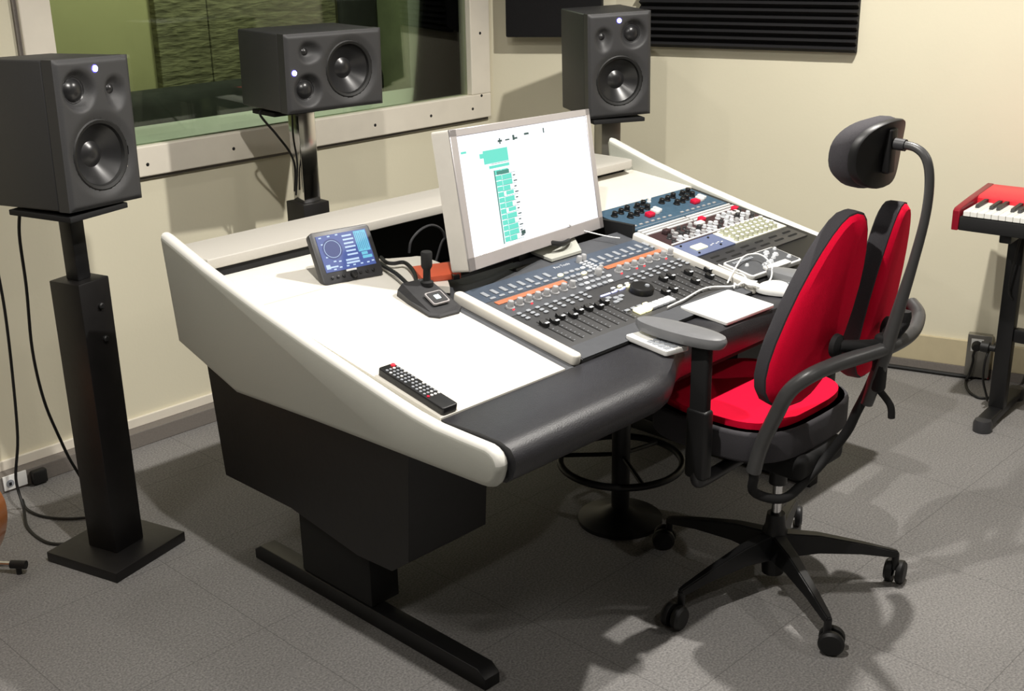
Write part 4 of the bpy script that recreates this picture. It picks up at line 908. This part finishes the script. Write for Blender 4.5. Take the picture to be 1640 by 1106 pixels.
for i, x in enumerate((.165, 1.02)):
    b = nb(); box(b, x-.028, .16, .04, x+.028, .205, .690, .006); obj('upright', b, M['black'], ks)
    b = nb(); prism(b, rpoly(x-.026, .03, x+.026, .40, .02), .012, .045, 'z', bev=.006); obj('foot', b, M['black'], ks)
    b = nb(); lathe(b, [(.032, 0), (.033, .03), (.028, .044), (0, .046)], 20, Matrix.Translation((x, .025, 0))); obj('foot_cap', b, M['darkgrey'], ks)
    b = nb(); lathe(b, [(.032, 0), (.033, .03), (.028, .044), (0, .046)], 20, Matrix.Translation((x, .405, 0))); obj('foot_cap', b, M['darkgrey'], ks)
    b = nb(); box(b, x-.02, .02, .690, x+.02, .34, .7195, .004); obj('support_arm', b, M['black'], ks)
    b = nb(); lathe(b, [(.012, 0), (.012, .02), (.020, .022), (.020, .05), (0, .052)], 16, Matrix.Translation((x-.03, .18, .26)) @ Matrix.Rotation(-PI/2, 4, 'Y')); obj('clamp_knob', b, M['rubber'], ks)
b = nb(); box(b, .193, .165, .30, .992, .20, .35, .006); obj('cross_bar', b, M['black'], ks)
# wall socket column
s_sock = (Vector((4.552, 1.865, 0))-Vector((KX, KY, 0))).dot(RD)
so2 = thing('wall_socket', 'grey wall socket box with a black plug above the skirting on the right wall', 'socket', (KX, KY, 0))
b = nb(); along(b, (KX, KY), RD, RN, s_sock-.005, s_sock+.085, .017, .052, .012, .188, .003); wpart('housing', b, M['steel'], so2)
b = nb(); along(b, (KX, KY), RD, RN, s_sock+.010, s_sock+.055, .052, .055, .120, .172, .001); wpart('face_plate', b, M['white'], so2)
b = nb(); c = Vector((KX, KY, .146)) + RD*(s_sock+.032) + RN*.055
mm = Matrix.Translation(c) @ RN.to_track_quat('Z', 'Y').to_matrix().to_4x4()
lathe(b, [(.019, 0), (.019, .02), (.014, .034), (0, .036)], 20, mm); tag(obj('power_plug', b, M['rubber']), 'round black power plug in the grey wall socket on the right wall', 'plug')
c = c + RN*.03
cable([tuple(c), tuple(c+Vector((-.005, .006, -.03))), (c.x, c.y+.006, .09), (c.x-.004, c.y+.012, .04), (c.x-.01, c.y+.02, .008), (4.50, 1.84, .006), (4.394, 1.805, .006), (4.312, 1.757, .006), (4.272, 1.707, .006), (4.281, 1.677, .006), (4.324, 1.667, .006), (4.373, 1.669, .03), (4.30, 1.655, .10)], .005, M['cable'], 'black power cable dropping from the plug and curling on the floor', 'power_cable')
cable([(4.26, 1.62, .275), (4.178, 1.630, .257), (4.131, 1.630, .237), (4.128, 1.635, .188), (4.150, 1.64, .121), (4.21, 1.645, .045), (4.26, 1.66, .008)], .0045, M['cable'], 'black cable looping out from the keyboard stand upright', 'power_cable')
cable([(4.10, 1.55, .70), (4.09, 1.56, .60), (4.10, 1.57, .5), (4.12, 1.56, .46)], .004, M['cable'], 'thin black cable hanging under the left end of the stage piano', 'power_cable')
cable([(4.530, 1.815, .008), (4.510, 1.785, .009), (4.480, 1.755, .009)], .004, M['redbtn'], 'short red cable piece on the floor in front of the wall socket', 'red_cable')
# socket on the trunking at the left
sk = thing('floor_socket', 'white socket plate on the grey trunking at the far left', 'socket', (1.425, 3.70, .034))
b = nb(); box(b, 1.384, 3.694, .009, 1.464, 3.6995, .060, .002); wpart('face_plate', b, M['white'], sk)
b = nb(); lathe(b, [(.013, 0), (.013, .0015), (0, .0015)], 18, Matrix.Translation((1.406, 3.694, .032)) @ Matrix.Rotation(PI/2, 4, 'X')); wpart('socket_recess', b, M['btn'], sk)
b = nb(); box(b, 1.402, 3.6905, .026, 1.410, 3.6925, .036); wpart('socket_hole', b, M['gapdark'], sk)
b = nb(); box(b, 1.425, 3.692, .010, 1.4262, 3.694, .059); wpart('plate_joint', b, M['gapdark'], sk)
b = nb(); box(b, 1.475, 3.672, .004, 1.525, 3.699, .052, .006); tag(obj('power_adapter', b, M['rubber']), 'black power adapter on the trunking right of the white socket plate', 'adapter')
# ================================================================== GUITAR at the left edge
gt = thing('acoustic_guitar', 'orange varnished guitar body cut off by the left edge of the photo', 'guitar', (1.045, 3.12, .10))
GN = Vector((-.62, -.78, .10)).normalized()    # face direction
def gbody():
    b = nb(); N = 72; pts = []
    for k in range(N):
        a = 2*PI*k/N; c, s = math.cos(a), math.sin(a)
        r_ = .178-.022*s
        x = r_*c*(1-.16*math.exp(-((s-.25)/.22)**2)); z = .245*s
        pts.append((x, z))
    return pts
gp = gbody()
ug = Vector((.78, -.62, 0)); vg = ug.cross(GN); vg = Vector((0, 0, 1)); Cg = Vector((.985, 3.16, .30))
def gmesh(t0, t1, s_=1):
    b = nb(); A = [b.verts.new(Cg+ug*x*s_+vg*z*s_+GN*t0) for x, z in gp]; B = [b.verts.new(Cg+ug*x*s_+vg*z*s_+GN*t1) for x, z in gp]; n = len(gp)
    b.faces.new(A[::-1]); b.faces.new(B)
    for i in range(n): b.faces.new((A[i], A[(i+1) % n], B[(i+1) % n], B[i]))
    bmesh.ops.recalc_face_normals(b, faces=b.faces); return b
wpart('body', gmesh(-.05, .045), M['wood'], gt)
wpart('binding', gmesh(.0455, .050, 1.008), M['woodedge'], gt, label='pale edge binding')
wpart('soundboard', gmesh(.0505, .052, .985), M['wood'], gt)
b = nb(); lathe(b, [(.048, .052), (.048, .0528), (0, .0528)], 28, Matrix.Translation(Cg+Vector((0, 0, .04))) @ GN.to_track_quat('Z', 'Y').to_matrix().to_4x4()); wpart('sound_hole', b, M['gapdark'], gt)
b = nb(); box(b, -.025, -.01, 0, .025, .012, .62, .004); bmesh.ops.transform(b, matrix=Matrix.Translation(Cg+Vector((0, 0, .15))+GN*.03), verts=b.verts); wpart('neck', b, M['blackwood'], gt)
gs = thing('guitar_stand', 'chrome guitar stand foot with a black rubber tip at the left edge', 'guitar stand', (1.10, 3.25, 0))
b = nb(); tube(b, [(.98, 3.42, .03), (1.175, 3.172, .030)], .0085, 14, 0); tube(b, [(.98, 3.42, .03), (.95, 3.28, .30)], .0085, 14, 0); wpart('tube_frame', b, M['chrome'], gs)
b = nb(); tube(b, [(1.172, 3.176, .030), (1.200, 3.140, .030)], .0125, 14, 0); wpart('rubber_tip', b, M['rubber'], gs)
b = nb(); tube(b, [(.98, 3.42, .0), (.98, 3.42, .03)], .012, 12, 0); tube(b, [(1.185, 3.160, .0), (1.185, 3.160, .025)], .008, 12, 0); wpart('foot', b, M['rubber'], gs)
